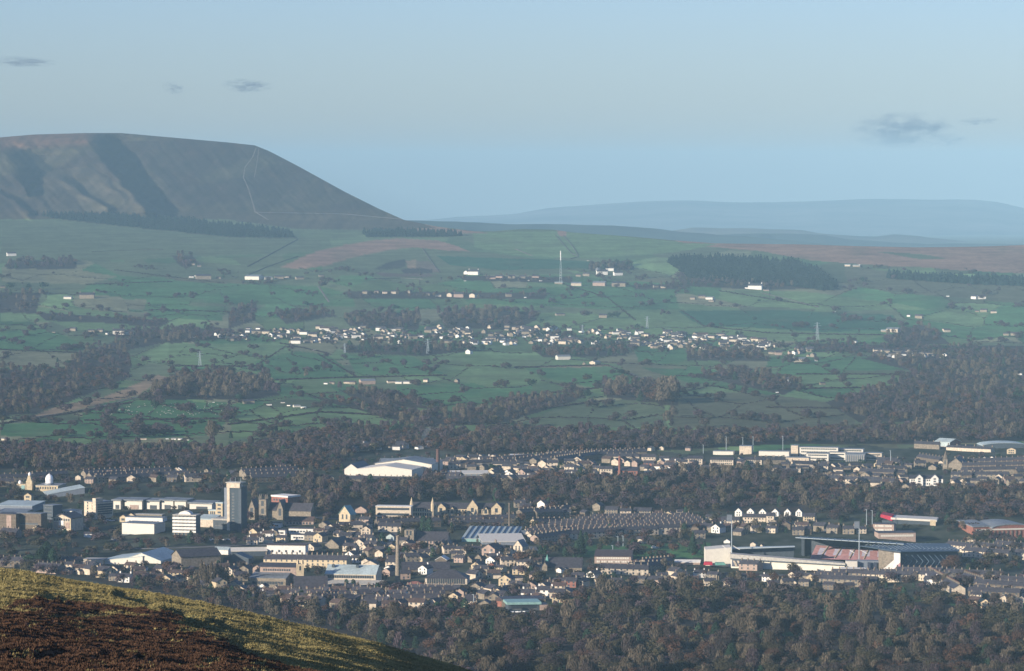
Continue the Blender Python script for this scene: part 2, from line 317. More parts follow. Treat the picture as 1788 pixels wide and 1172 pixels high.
# rows continuing over the skyline and down the far side, then the plain
extra = []
nc = len(cols)
top = (PX[0], PY[0], PZ[0])
for dd, dz in ((120, -4), (500, -45), (1300, -170), (2600, 8), (7000, -30), (12000, -80), (20000, -190), (27000, -260)):
    k = (top[1]+dd)/top[1]
    z = np.maximum(top[2]+dz, 8.) if dd < 2000 else np.full(nc, float(dz))
    extra.append((top[0]*k, top[1]+dd, z))
PX = np.vstack([e[0] for e in extra[::-1]]+[PX]); PY = np.vstack([e[1] for e in extra[::-1]]+[PY]); PZ = np.vstack([e[2] for e in extra[::-1]]+[PZ])
ne = len(extra)
near = [(1200, 70), (800, 95), (400, 140), (200, 170), (-600, 200)]      # down to and past the viewer, under the near hill
for yy, zz in near:
    PX = np.vstack([PX, (cols-CX)*.32]); PY = np.vstack([PY, np.full(nc, float(yy))]); PZ = np.vstack([PZ, np.full(nc, float(zz))])
# land cover colour of every point
cov = np.zeros(X.shape+(3,))
# default patchwork: voronoi fields in picture proportions
seeds = rng.uniform([-700, 380], [2500, 850], (620, 2)); pal = [GREEN, LGREEN, OLIVE, GREEN, OLIVE, LGREEN, PALE]
wx = X+14*vnoise(X/70, YY/25, 31); wy = YY+4*vnoise(X/60, YY/20, 33)
cell = np.zeros(X.shape, np.int32)
for j in range(nr):
    dy = (wy[j][:, None]-seeds[None, :, 1])*3.4; dx = wx[j][:, None]-seeds[None, :, 0]
    cell[j] = np.argmin(dx*dx+dy*dy, 1)
sc_ = np.array([np.array(pal[i % 7])*rng.uniform(.70, 1.32) for i in range(len(seeds))])
cov[:] = sc_[cell]
hillf = np.clip((470-YY)/40, 0, 1)[..., None]*.65
cov = cov*(1-hillf)+np.array(OLIVE)*1.05*hillf
for c, p in FIELDS:
    k = inpoly(wx*.35+X*.65, wy*.35+YY*.65, p); cov[k] = c
rushy = np.clip(fnoise(X/50, YY/10, 71, 3)*1.6-.25, 0, 1)[..., None]*np.clip((YY-395)/30, 0, 1)[..., None]*.5
cov = cov*(1-rushy)+np.array(ROUGH)*rushy
townf = inpoly(X, YY+6*vnoise(X/60, YY/9, 77), [(-700, 800), (140, 815), (590, 806), (620, 775), (775, 772), (800, 792), (1000, 792), (1180, 788), (1900, 772), (2500, 770), (2500, 1050), (1500, 1040), (1000, 1040), (900, 1062), (600, 1070), (-700, 1060)])
tn = vnoise(X/14, YY/4, 81)[..., None]*.5+.5
tc_ = np.array(TOWN)*.62*(.5+.9*tn)*(1-.0)+np.array([.0, .012, 0])
keep = inpoly(X, YY, FIELDS[-3][1]) | inpoly(X, YY, FIELDS[-2][1])
cov[townf & ~keep] = tc_[townf & ~keep]
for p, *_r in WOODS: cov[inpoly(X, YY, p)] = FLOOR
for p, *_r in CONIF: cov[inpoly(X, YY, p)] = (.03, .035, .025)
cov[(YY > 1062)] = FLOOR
cov[inpoly(X, YY, FIELDS[-1][1])] = GREEN
# the great hill
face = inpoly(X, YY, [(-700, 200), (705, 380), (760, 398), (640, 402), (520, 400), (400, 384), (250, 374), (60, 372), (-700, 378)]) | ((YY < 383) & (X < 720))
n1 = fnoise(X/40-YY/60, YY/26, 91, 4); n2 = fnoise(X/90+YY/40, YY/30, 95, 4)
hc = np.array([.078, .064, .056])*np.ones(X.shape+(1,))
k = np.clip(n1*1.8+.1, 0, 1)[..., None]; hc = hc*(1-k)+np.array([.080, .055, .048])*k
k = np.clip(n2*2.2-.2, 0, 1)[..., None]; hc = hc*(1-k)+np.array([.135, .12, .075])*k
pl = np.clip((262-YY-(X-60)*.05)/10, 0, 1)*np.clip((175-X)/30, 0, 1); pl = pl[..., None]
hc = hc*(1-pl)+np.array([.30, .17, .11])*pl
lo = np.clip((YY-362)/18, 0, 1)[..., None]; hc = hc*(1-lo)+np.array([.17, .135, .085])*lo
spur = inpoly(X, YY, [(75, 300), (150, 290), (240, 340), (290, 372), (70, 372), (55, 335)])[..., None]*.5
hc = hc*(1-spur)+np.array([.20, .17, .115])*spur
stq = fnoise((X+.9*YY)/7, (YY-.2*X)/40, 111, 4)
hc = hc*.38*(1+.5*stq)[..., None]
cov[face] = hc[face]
conif_mask = np.zeros(X.shape, bool)
for p, *_r in CONIF: conif_mask |= inpoly(X, YY, p)
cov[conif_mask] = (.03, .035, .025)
cov *= (1+.14*fnoise(X/9, YY/3, 101, 3))[..., None]
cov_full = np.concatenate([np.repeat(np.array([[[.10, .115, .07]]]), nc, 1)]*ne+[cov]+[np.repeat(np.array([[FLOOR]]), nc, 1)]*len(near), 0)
NR = PX.shape[0]
idx = np.arange(NR*nc).reshape(NR, nc)
F4 = np.stack([idx[:-1, :-1], idx[1:, :-1], idx[1:, 1:], idx[:-1, 1:]], -1).reshape(-1, 4)
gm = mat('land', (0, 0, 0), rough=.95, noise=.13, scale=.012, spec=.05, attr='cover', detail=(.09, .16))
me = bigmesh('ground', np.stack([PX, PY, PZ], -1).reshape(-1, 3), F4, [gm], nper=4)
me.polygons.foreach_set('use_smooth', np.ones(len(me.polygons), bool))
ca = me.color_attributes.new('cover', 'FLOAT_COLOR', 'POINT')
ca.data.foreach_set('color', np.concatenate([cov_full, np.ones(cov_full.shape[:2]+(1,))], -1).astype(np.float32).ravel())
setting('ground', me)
# ---- the far hills
def ridge(name, prof, Dc, zb, back, front, col, bump=0):
    xs = np.linspace(prof[0][0], prof[-1][0], 200); yy = np.interp(xs, [p[0] for p in prof], [p[1] for p in prof])
    yy = yy+bump*fnoise(xs/45, xs*0, 7, 3)
    rows = []
    for k, (dD, fr) in enumerate(((-front, 0), (-front*.7, .2), (-front*.4, .55), (-front*.18, .85), (0, 1), (back*.3, .8), (back, 0))):
        D = Dc+dD+(Dc*.012*fnoise(xs/60, np.full(200, k*.7), 23, 3) if 0 < k < 6 else 0)
        p = [W(x, y, Dc) for x, y in zip(xs, yy)]
        P = np.array(p); kx = D/Dc
        rows.append(np.stack([P[:, 0]*kx, np.zeros(200)+D, zb+(P[:, 2]-zb)*fr], -1))
    # keep the crest exactly on its line
    V = np.array(rows); n = 200; idx = np.arange(7*n).reshape(7, n)
    Fq = np.stack([idx[:-1, :-1], idx[:-1, 1:], idx[1:, 1:], idx[1:, :-1]], -1).reshape(-1, 4)
    m = mat(name+'_moorland', col, rough=.95, noise=.45, scale=.0007, spec=.05, detail=(.006, .2))
    me = bigmesh(name, V.reshape(-1, 3), Fq, [m], nper=4); me.polygons.foreach_set('use_smooth', np.ones(len(me.polygons), bool))
    setting(name, me)
ridge('far_hills', [(200,392),(600,392),(740,385),(800,379),(860,376),(900,373),(960,363),(1040,357),(1120,352),(1200,350),(1300,353.5),(1400,352),(1500,348),(1600,348),(1700,349),(1740,353),(1788,364),(1900,376),(2400,384)], 36000, -300, 4000, 9000, (.10,.092,.08), .6)
ridge('distant_ridge', [(300,392),(720,385),(811,388),(885,391),(979,391.5),(1070,394),(1137,399),(1187,405),(1300,412),(1423,424),(1600,440)], 16500, -120, 2500, 1500, (.030,.045,.030), .8)
ridge('distant_rise', [(1080,420),(1150,407),(1208,397.5),(1300,398),(1400,402),(1430,407),(1500,413),(1530,414),(1560,409.5),(1607,412),(1700,424),(2400,440)], 21000, -180, 3000, 2500, (.10,.085,.06), .5)
ridge('distant_moor', [(1150,424),(1250,409),(1330,407),(1440,410),(1480,418),(1560,424),(2400,436)], 18500, -150, 2000, 800, (.025,.035,.028), .5)
# ---- paths and dry stone walls laid over the ground
def strip(pts, width, height, name, m, label=None, cat=None, kind=None, step=6, lift=.4):
    xs = []
    for (x0, y0), (x1, y1) in zip(pts[:-1], pts[1:]):
        n = max(2, int(math.hypot(x1-x0, y1-y0)/step))
        for i in range(n): xs.append((x0+(x1-x0)*i/n, y0+(y1-y0)*i/n))
    xs.append(pts[-1]); P = [Vector(G(*p)) for p in xs]
    V = []; Fc = []
    for i, p in enumerate(P):
        d = (P[min(i+1, len(P)-1)]-P[max(i-1, 0)]); d.z = 0; d.normalize(); s_ = Vector((d.y, -d.x, 0))*width/2
        hh = height*(1+.15*math.sin(i*1.7))
        V += [p-s_+Vector((0, 0, -2)), p-s_*.7+Vector((0, 0, hh+lift)), p+s_*.7+Vector((0, 0, hh+lift)), p+s_+Vector((0, 0, -2))]
        if i:
            k = 4*i; Fc += [(k-4, k, k+1, k-3), (k-3, k+1, k+2, k-2), (k-2, k+2, k+3, k-1)]
    me = bpy.data.meshes.new(name); me.from_pydata([tuple(q) for q in V], [], Fc); me.materials.append(M[m]); me.update()
    if kind: return setting(name, me, kind)
    return thing(name, label, cat, me=me)
strip([(447,259),(441,275),(428,292),(425,310),(434,330),(440,350),(446,370),(470,385)], 4.5, .2, 'path', 'track', kind='structure')
strip([(452,260),(448,290),(444,310)], 3, .2, 'path', 'track', kind='structure')
strip([(556,500),(575,528)], 5, .3, 'lane', 'track', kind='structure')
strip([(60,729),(110,722),(170,712),(240,694)], 6, .3, 'lane', 'track', kind='structure')
strip([(1060,638),(1100,652),(1130,667)], 5, .3, 'lane', 'track', kind='structure')
for rp in ([(936,1046),(942,1010),(940,975),(930,955)], [(180,960),(330,956),(560,948),(640,944)], [(560,1066),(700,1068),(860,1066)], [(640,1000),(672,960),(690,930)], [(1130,1008),(1240,1004),(1480,1006)], [(1590,1004),(1700,1030),(1780,1058)], [(120,905),(160,925),(210,945)], [(780,852),(1000,846),(1160,838)], [(1340,826),(1500,842),(1700,850)], [(440,892),(560,905),(660,908)]): strip(rp, 8, .05, 'road', 'asphalt', kind='structure')
strip([(900,435),(930,447)], 5, .3, 'lane', 'track', kind='structure')
for pts, lab in (([(970,411),(985,428),(997,442),(1010,449),(996,452)], 'dark stone wall zigzagging down the rounded green hill'),
                 ([(984,411),(1000,430),(1010,447)], 'second wall beside the zigzag wall on the green hill'),
                 ([(738,434),(752,455),(768,477)], 'dark wall slanting down right of the quarry'),
                 ([(430,482),(470,465),(520,448)], 'dark wall climbing beside the brown knoll, lower left'),
                 ([(432,466),(480,440),(520,418)], 'dark wall running up to the end of the conifer belt'),
                 ([(445,371),(600,374),(700,383)], 'level intake wall along the foot of the great hill'),
                 ([(640,488),(700,486),(740,488)], 'low wall under the quarry on the pasture'),
                 ([(160,440),(240,437),(285,436)], 'long dark wall across the upper left pasture'),
                 ([(1330,512),(1380,524),(1430,537)], 'thin wall crossing the pale field below the plantation')):
    strip(pts, 1.6, .9, 'stone_wall', 'slate' if 'intake' in lab else 'drystone', lab, 'wall')
# ================================================================== buildings
KEEP = []      # picture rectangles (x0, x1, y0, y1) that trees and small houses keep clear of
MC = {}
def cm(key, fn):
    if key not in MC: MC[key] = fn()
    return MC[key]
def solid(w, d, h, r, kind, base=-5):
    b = MB()
    if kind in ('flat', 'hip'): b.box(0, w, 0, d, base, h)
    elif kind == 'side': b.extr([(0, base), (d, base), (d, h), (d/2, h+r), (0, h)], 0, w, 'x')
    elif kind == 'front': b.extr([(0, base), (w, base), (w, h), (w/2, h+r), (0, h)], 0, d, 'y')
    elif kind == 'mono': b.extr([(0, base), (d, base), (d, h+r), (0, h)], 0, w, 'x')
    elif kind == 'monox': b.extr([(0, base), (w, base), (w, h+r), (0, h)], 0, d, 'y')
    elif kind == 'arch': b.extr([(0, base), (w, base), (w, h)]+[(w/2+w/2*math.cos(t), h+r*math.sin(t)) for t in [math.pi*i/10 for i in range(1, 10)]]+[(0, h)], 0, d, 'y')
    return b
def roofb(w, d, h, r, kind, o=.35, t=.3):
    b = MB(); e = .03
    if kind == 'flat':
        b.box(-o, w+o, -o, d+o, h+e, h+e+t)
    elif kind == 'side':
        k = r/(d/2); b.extr([(-o, h-o*k+e), (d/2, h+r+e), (d+o, h-o*k+e), (d+o, h-o*k+e+t), (d/2, h+r+e+t), (-o, h-o*k+e+t)], -o, w+o, 'x')
    elif kind == 'front':
        k = r/(w/2); b.extr([(-o, h-o*k+e), (w/2, h+r+e), (w+o, h-o*k+e), (w+o, h-o*k+e+t), (w/2, h+r+e+t), (-o, h-o*k+e+t)], -o, d+o, 'y')
    elif kind == 'hip':
        q = min(w, d)/2*.95; z0 = h+e; z1 = h+r
        if w >= d: rd = [(q, d/2, z1), (w-q, d/2, z1)]
        else: rd = [(w/2, q, z1), (w/2, d-q, z1)]
        c = [(-o, -o, z0), (w+o, -o, z0), (w+o, d+o, z0), (-o, d+o, z0)]
        b.poly(c[::-1])
        if w >= d: b.poly([c[0], c[1], rd[1], rd[0]]); b.poly([c[1], c[2], rd[1]]); b.poly([c[2], c[3], rd[0], rd[1]]); b.poly([c[3], c[0], rd[0]])
        else: b.poly([c[0], c[1], rd[0]]); b.poly([c[1], c[2], rd[1], rd[0]]); b.poly([c[2], c[3], rd[1]]); b.poly([c[3], c[0], rd[0], rd[1]])
    elif kind == 'mono':
        b.extr([(-o, h+e-o*r/d), (d+o, h+r+e+o*r/d), (d+o, h+r+e+t), (-o, h+e+t)], -o, w+o, 'x')
    elif kind == 'monox':
        b.extr([(-o, h+e), (w+o, h+r+e), (w+o, h+r+e+t), (-o, h+e+t)], -o, d+o, 'y')
    elif kind == 'arch':
        a = [(w/2+(w/2+o)*math.cos(tt), h+e+r*math.sin(tt)) for tt in [math.pi*i/12 for i in range(13)]]
        c = [(w/2+(w/2+o)*math.cos(tt), h+e+(r+t)*math.sin(tt)+.02) for tt in [math.pi*i/12 for i in range(12, -1, -1)]]
        b.extr(a+c, -o, d+o, 'y')
    return b
def chimney_mesh(s=1.0, wm='stone'):
    def f():
        b = MB(); b.box(-.45*s, .45*s, -.3*s, .3*s, -1.2*s, 1.25*s); b.box(-.52*s, .52*s, -.37*s, .37*s, 1.25*s, 1.38*s)
        for q in (-.22, .22): b.lathe([(.13*s, 1.38*s), (.10*s, 1.8*s)], 6, q*s, 0, 1)
        return b.mesh('chimney', wm, 'brick')
    return cm(('chim', s, wm), f)
def win_mesh(w, h, wm='glass'):
    def f():
        b = MB(); b.box(-w/2, w/2, -.07, .06, 0, h, 0); b.box(-w/2-.08, w/2+.08, -.12, .05, -.14, -.005, 1)
        return b.mesh('window', wm, 'concrete')
    return cm(('win', round(w, 2), round(h, 2), wm), f)
def windows(root, w, h, rows, cols, ww, wh, z0=1.0, dz=3., x0=None, x1=None, wm='glass', side=None, wallw=None):
    m = win_mesh(ww, wh, wm)
    x0 = ww if x0 is None else x0; x1 = w-ww if x1 is None else x1
    for i in range(rows):
        for j in range(cols):
            x = x0+(x1-x0)*(j+.5)/cols
            if side == 'r': link('window', m, root, (w+.0, x, z0+i*dz), math.pi/2)
            else: link('window', m, root, (x, 0, z0+i*dz))
def B(name, label, cat, x0, y, wf, h, ws=None, a=18, roof='flat', r=0, wall='stone', rm='slate', depth=None, win=None, chim=0, group=None, keep=True, D=None, z=0, over=.35, thick=.3, winm='glass', dz=None):
    """a building whose camera-facing front starts at pixel x0 on the ground line y; wf, ws, h, r in photo pixels, a = how far it is turned"""
    D = D or float(Dt(x0, y)); s = FPX/D; ar = math.radians(a)
    w_ = wf/s/math.cos(ar); d_ = depth if depth else (ws/s/abs(math.sin(ar)) if ws else 12.)
    hh = h/s; rr = r/s; k = 1
    o = thing(name, label, cat, W(x0, y, D), -ar, group)
    if z: o.location.z += z/s
    link('wall', solid(w_, d_, hh, rr, roof).mesh('wall', wall), o)
    ro = link('roof', roofb(w_, d_, hh, rr, roof, over, thick).mesh('roof', rm), o)
    for i in range(chim):
        t = (i+.5)/chim
        if roof == 'side': link('chimney', chimney_mesh(1.3, wall), ro, (t*w_, d_/2, hh+rr))
        else: link('chimney', chimney_mesh(1.3, wall), ro, (w_/2, t*d_, hh+rr))
    if win:
        rows, cols = win[:2]; ww = win[2] if len(win) > 2 else min(1.6, w_/cols*.5); wh = win[3] if len(win) > 3 else min(1.8, hh/rows*.5)
        st = hh/rows
        windows(o, w_, hh, rows, cols, ww, wh, st*.35, st, wm=winm)
    if keep: KEEP.append((x0-2, x0+wf+(ws or 0)+1, y-h-r-2, y))
    o['_'] = 0; del o['_']
    return o, w_, d_, hh, rr, s
# ---------------- small houses
HK = {  # w, d, h, r, roof kind
 'house_f': (8.2, 9.5, 4.7, 2.5, 'front'), 'house_s': (10.5, 8.0, 4.7, 2.3, 'side'), 'bungalow_f': (9., 10., 3.0, 2.6, 'front'), 'bungalow_s': (13., 8., 3.0, 2.3, 'side'),
 'farm': (17., 7.5, 5.6, 2.8, 'side'), 'barn': (20., 13., 5.0, 2.2, 'side'), 'barn_f': (16., 24., 5.0, 3., 'front'), 'shed': (12., 7., 3., 1., 'side')}
HN = {'house_f': ('house', 'gabled house'), 'house_s': ('house', 'broad-fronted house'), 'bungalow_f': ('bungalow', 'gabled bungalow'), 'bungalow_s': ('bungalow', 'long bungalow'),
      'farm': ('farmhouse', 'long farmhouse'), 'barn': ('barn', 'broad barn'), 'barn_f': ('barn', 'gabled barn'), 'shed': ('shed', 'low shed')}
WN = {'cream': 'cream stone', 'white': 'white', 'stone': 'grey stone', 'sooty': 'dark stone', 'brick': 'red brick', 'pinkbrick': 'pale brick', 'yellow': 'yellow stone', 'whiteclad': 'bright white', 'greyclad': 'grey', 'greyroof': 'grey'}
HOUSES = []   # (px size, x, y, kind, wall, roofmat, angle, scale)
def addh(x, y, kind='house_f', wall='cream', rm='slate', a=None, sc=1.0, wpx=None):
    s = S(y)
    if wpx: sc = wpx/s/HK[kind][0]
    if a is None: a = (rng.uniform(8, 42) if rng.random() < .68 else rng.uniform(-70, -25)) if kind.endswith('_f') else rng.uniform(-22, 34)
    HOUSES.append((s*sc*HK[kind][0], x, y, kind, wall, rm, a, sc))
def hparts(kind, wall, rm):
    w_, d_, h, r, rk = HK[kind]
    def sh(b): b.v = [(p[0]-w_/2, p[1]-d_/2, p[2]) for p in b.v]; return b
    wl = cm(('hw', kind, wall), lambda: sh(solid(w_, d_, h, r, rk, -3)).mesh('wall', wall))
    rf = cm(('hr', kind, rm), lambda: sh(roofb(w_, d_, h, r, rk, .4, .25)).mesh('roof', rm))
    return wl, rf
def house_obj(px, x, y, kind, wall, rm, a, sc):
    w_, d_, h, r, rk = HK[kind]; nm, ds = HN[kind]
    o = thing(nm, None, nm, G(x, y), -math.radians(a), 'houses and farms of the valley'); o.scale = (sc, sc, min(sc, 1.4))
    wl, rf = hparts(kind, wall, rm)
    link('wall', wl, o); ro = link('roof', rf, o)
    if kind not in ('barn', 'barn_f', 'shed'):
        cmh = chimney_mesh(1.15, 'white' if wall == 'white' else 'stone')
        if rk == 'side':
            link('chimney', cmh, ro, (-w_/2+.6, 0, h+r))
            if kind != 'bungalow_s': link('chimney', cmh, ro, (w_/2-.6, 0, h+r))
        else: link('chimney', cmh, ro, (0, d_/2-1.2, h+r))
    if S(y) > 1.75 and kind not in ('barn', 'barn_f', 'shed'):
        m = win_mesh(1.25, 1.35); rows = 2 if h > 4 else 1; cols = 2 if rk == 'front' else 3
        for i in range(rows):
            for j in range(cols):
              if rng.random() < .8: link('window', m, o, (-w_/2+w_*(j+.5)/cols, -d_/2, 1.0+2.3*i))
        dm = cm('door', lambda: MB().box(-.5, .5, -.08, .05, 0, 2.1).mesh('door', 'card')); link('door', dm, o, (0.05, -d_/2, .05))
    reg(o, f"{'brown-roofed ' if rm == 'brownroof' else ''}{WN[wall]} {ds}", x, y)
    return o
def wallpick(ws):
    ks = list(ws); p = np.array([ws[k] for k in ks], float); return ks[rng.choice(len(ks), p=p/p.sum())]
def scatter_houses(poly, n, walls, clump=None, kinds=('house_f', 'house_s', 'bungalow_f', 'house_s'), sep=(11, 4), sc=(.72, 1.0), brown=.2, keepcheck=True):
    xs = [p[0] for p in poly]; yy = [p[1] for p in poly]; got = []; tries = 0
    while len(got) < n and tries < n*40:
        tries += 1
        x = rng.uniform(min(xs), max(xs)); y = rng.uniform(min(yy), max(yy))
        if not inpoly([x], [y], poly)[0]: continue
        f = S(y)/2.0
        if clump and vnoise(x/38, y/7, 201) < clump + (.35 if x > 1420 else 0): continue
        if any(abs(x-a) < sep[0]*f and abs(y-b) < sep[1]*f for a, b in got): continue
        if keepcheck and any(k[0]-4 < x < k[1]+4 and k[2] < y < k[3]+9*f for k in KEEP): continue
        got.append((x, y)); addh(x, y, kinds[rng.integers(len(kinds))], wallpick(walls), 'brownroof' if rng.random() < brown else 'slate', sc=rng.uniform(*sc))
# ---------------- terraces
def terrace(x0, y0, x1, y1, wall='cream', h=5.2, r=2.4, d=8.5, label=None, cs=5.4, rm='slate', wins=True, keep=False, chs=1.35, doors=False):
    """a terraced row standing between two ground pixels"""
    p = Vector(G(x0, y0)); q = Vector(G(x1, y1)); L = (q-p).length; ang = math.atan2(q.y-p.y, q.x-p.x)
    o = thing('terraced_row', None, 'terraced houses', p, ang, 'terraced rows')
    if label: o['label'] = label
    else: reg(o, f'{WN[wall]} chimneyed terrace', (x0+x1)/2, (y0+y1)/2)
    sl = (q.z-p.z)
    w_ = solid(L, d, h, r, 'side', -4); rb = roofb(L, d, h, r, 'side', .3, .25)
    for b in (w_, rb): b.v = [(v0, v1, v2+sl*v0/L) for v0, v1, v2 in b.v]
    link('wall', w_.mesh('wall', wall), o); ro = link('roof', rb.mesh('roof', rm), o)
    n = max(2, int(L/cs)); m = chimney_mesh(chs, 'stone')
    n = min(n, 48)
    for i in range(n+1):
        t = i/n; link('chimney', m, ro, (t*L*.985+.3, d*.5, h+r-.2+sl*t), math.pi/2)
    if wins and S((y0+y1)/2) > 1.9:
        k = min(int(L/4.2), 40)
        wm_ = win_mesh(1.2, 1.5)
        for j in range(k):
            t = (j+.5)/k
            for z_ in (.9, 3.4): link('window', wm_, o, (t*L, 0, z_+sl*t))
    s = S((y0+y1)/2)
    if keep: KEEP.append((min(x0, x1), max(x0, x1), min(y0, y1)-9*s, max(y0, y1)))
    return o
# ================================================================== landmark buildings
# --- grey tower block
o, w_, d_, hh, rr, s = B('tower_block', 'tall grey tower block with cream corner strip and pale cap', 'tower block', 397, 926, 25, 76, ws=9, a=22, wall='towerclad', rm='darkclad')
link('corner_strip', MB().box(-.05, 5/s, -.5, .6, -4, hh+2/s).mesh('corner_strip', 'cream'), o)
b = MB().box(-.3, w_*.93, -.7, 5, hh-1/s, hh+7/s); link('top_band', b.mesh('top_band', 'cream'), o)
b = MB().box(-1, w_+.0, -1.2, d_*.8, hh+7.2/s, hh+9/s); link('cap', b.mesh('cap', 'concrete'), o)
link('stair_wing', MB().box(-9/s, -.08, 3, d_*.8, -4, hh-2/s).mesh('stair_wing', 'greyclad'), o)
b = MB().box(w_*.82, w_+.25, -.35, 1.2, -4, hh-3/s); link('corner_panel', b.mesh('corner_panel', 'darkclad'), o)
for i in range(11): link('window', win_mesh(2.2, 1.0), o, (w_*.42, 0, 5+i*(hh-8)/11))
for i in range(3): link('antenna', cm('ant', lambda: MB().beam((0, 0, 0), (0, 0, 3.5), .18, .1).mesh('antenna', 'steel')), o, (w_*(.1+.38*i), 3, hh+9/s))
B('office_podium', 'dark low block with pale roof edge at the tower foot', 'office building', 372, 923, 38, 15, ws=12, a=20, wall='darkclad', rm='concrete', thick=1.4, over=1.2, win=(1, 8, 2.2, 2.6))
B('entrance_hall', 'cream curved-fronted hall with sloping pale roof left of the tower', 'hall', 344, 920, 30, 13, ws=10, a=20, roof='mono', r=5, wall='cream', rm='paleroof', thick=.8)
B('stair_block', 'narrow yellow block beside the tower block', 'office building', 377, 905, 12, 26, ws=3, a=20, wall='yellow', rm='paleroof', thick=1., win=(4, 2))
B('shop_block', 'small yellow block with two dark doors left of the tower', 'shop', 364, 903, 15, 11, ws=4, a=18, wall='yellow', rm='paleroof', thick=1., win=(1, 3, 1.2, 3))
# --- banded hotel
o, w_, d_, hh, rr, s = B('office_building', 'five-storey block with white and dark bands and arched roof light', 'office building', 302, 934, 41, 34, ws=6, a=14, wall='darkclad', rm='concrete', thick=.8)
for i in range(5): link('balcony_band', cm('bb', lambda: MB().box(-.2, w_+.2, -.8, .3, 0, 1.75).mesh('balcony_band', 'white')), o, (0, 0, 2+i*(hh-2)/5))
for i in range(6): link('pier', cm('pier', lambda: MB().box(-.35, .35, -.7, .3, -1, hh).mesh('pier', 'stone')), o, (w_*(i+.5)/6, 0, 0))
b = MB(); b.extr([(w_*.2, hh+.4), (w_*.75, hh+.4)]+[(w_*(.475+.275*math.cos(t)), hh+.4+7/s*math.sin(t)) for t in [math.pi*i/8 for i in range(1, 8)]], 2, 9, 'y'); link('roof_light', b.mesh('roof_light', 'white'), o)
# --- white box store and the block behind it
o, w_, d_, hh, rr, s = B('car_park_building', 'big pale blank box with dark right side', 'store', 213, 935, 59, 22, ws=16, a=24, wall='whiteclad', rm='greyroof')
link('base_band', MB().box(-.2, w_+.2, -.3, 1, 0, 1.2).mesh('base_band', 'darkclad'), o)
B('office_building', 'long white upper storey behind the pale box', 'office building', 219, 915, 67, 12, ws=6, a=16, wall='white', rm='greyroof', win=(1, 6, 1.6, 1.0))
B('office_building', 'flat cream block with dark windows above the white storey', 'office building', 236, 906, 48, 8, ws=4, a=16, wall='stone', rm='concrete', win=(1, 10, 1.8, 1.6))
B('shop', 'yellow gabled shop left of the white storey, first', 'shop', 209, 912, 12, 9, ws=3, a=16, roof='front', r=4, wall='yellow', rm='brownroof', win=(1, 2))
B('shop', 'yellow gabled shop left of the white storey, second', 'shop', 223, 908, 12, 8, ws=3, a=16, roof='front', r=4, wall='yellow', rm='brownroof', win=(1, 2))
# --- retail sheds
for i, (x, w0, hh0, lab) in enumerate(((198, 13, 15, 'short white retail shed beside the tall office block'), (218, 31, 15, 'white retail shed with glazed red-trimmed front'), (255, 24, 14, 'plain white retail shed in the row of sheds'),
                         (281, 22, 15, 'white retail shed with arched pale roof'), (305, 20, 14, 'white retail shed with glass corner left of the pale strip'), (331, 40, 10, 'low long white retail shed left of the tower'))):
    o, w_, d_, hh, rr, s = B('retail_shed', lab, 'retail shed', x, 889, w0, hh0, ws=5, a=16, roof='mono', r=1, wall='whiteclad', rm='greyroof', depth=16, thick=1.0, over=1.4, group='row of white retail sheds')
    link('shop_front', MB().box(w_*.3, w_*.8, -.25, .5, .2, hh*.5).mesh('shop_front', 'pinkbrick' if i == 1 else 'glass'), o)
# --- tall office with flag tower
o, w_, d_, hh, rr, s = B('office_block', 'tall cream office block with long dark window side', 'office block', 147, 901, 24, 26, ws=27, a=48, wall='cream', rm='greyroof', win=(5, 2, 1.6, 1.4))
link('stair_tower', MB().box(w_*.72, w_*1.0-.1, -.3, 7, -2, hh+7/s).mesh('stair_tower', 'cream'), o)
for i in range(5): link('window_band', cm('wb1', lambda: MB().box(-.1, .12, 1.5, d_-1, 0, 1.5).mesh('window_band', 'glass')), o, (w_, 0, 2.0+i*(hh-3)/5))
# --- civic hall with brick panels
o, w_, d_, hh, rr, s = B('civic_hall', 'classical gabled hall with brick panels and pale portal', 'hall', 92, 923, 34, 19, ws=17, a=24, roof='front', r=7, wall='cream', rm='slate', over=1.0, thick=.6)
for k in (.08, .7): link('brick_panel', cm(('bp', k), lambda: MB().box(w_*k, w_*(k+.22), -.2, .3, .5, hh*.62).mesh('brick_panel', 'pinkbrick')), o)
link('portal', MB().box(w_*.38, w_*.62, -.7, .3, -1, hh*.78).mesh('portal', 'white'), o); link('door', MB().box(w_*.46, w_*.54, -.85, -.68, -1, hh*.25).mesh('door', 'card'), o)
for j in range(7): link('window', win_mesh(1.5, 2.0), o, (w_*(.12+.127*j), 0, hh*.74))
for k in (0, .94): link('pilaster', cm(('pil', k), lambda: MB().box(w_*k, w_*(k+.06), -.35, .2, -1, hh).mesh('pilaster', 'yellow')), o)
B('office_building', 'white flat-roofed block behind the classical hall', 'office building', 105, 905, 22, 13, ws=14, a=24, wall='white', rm='concrete', win=(2, 4))
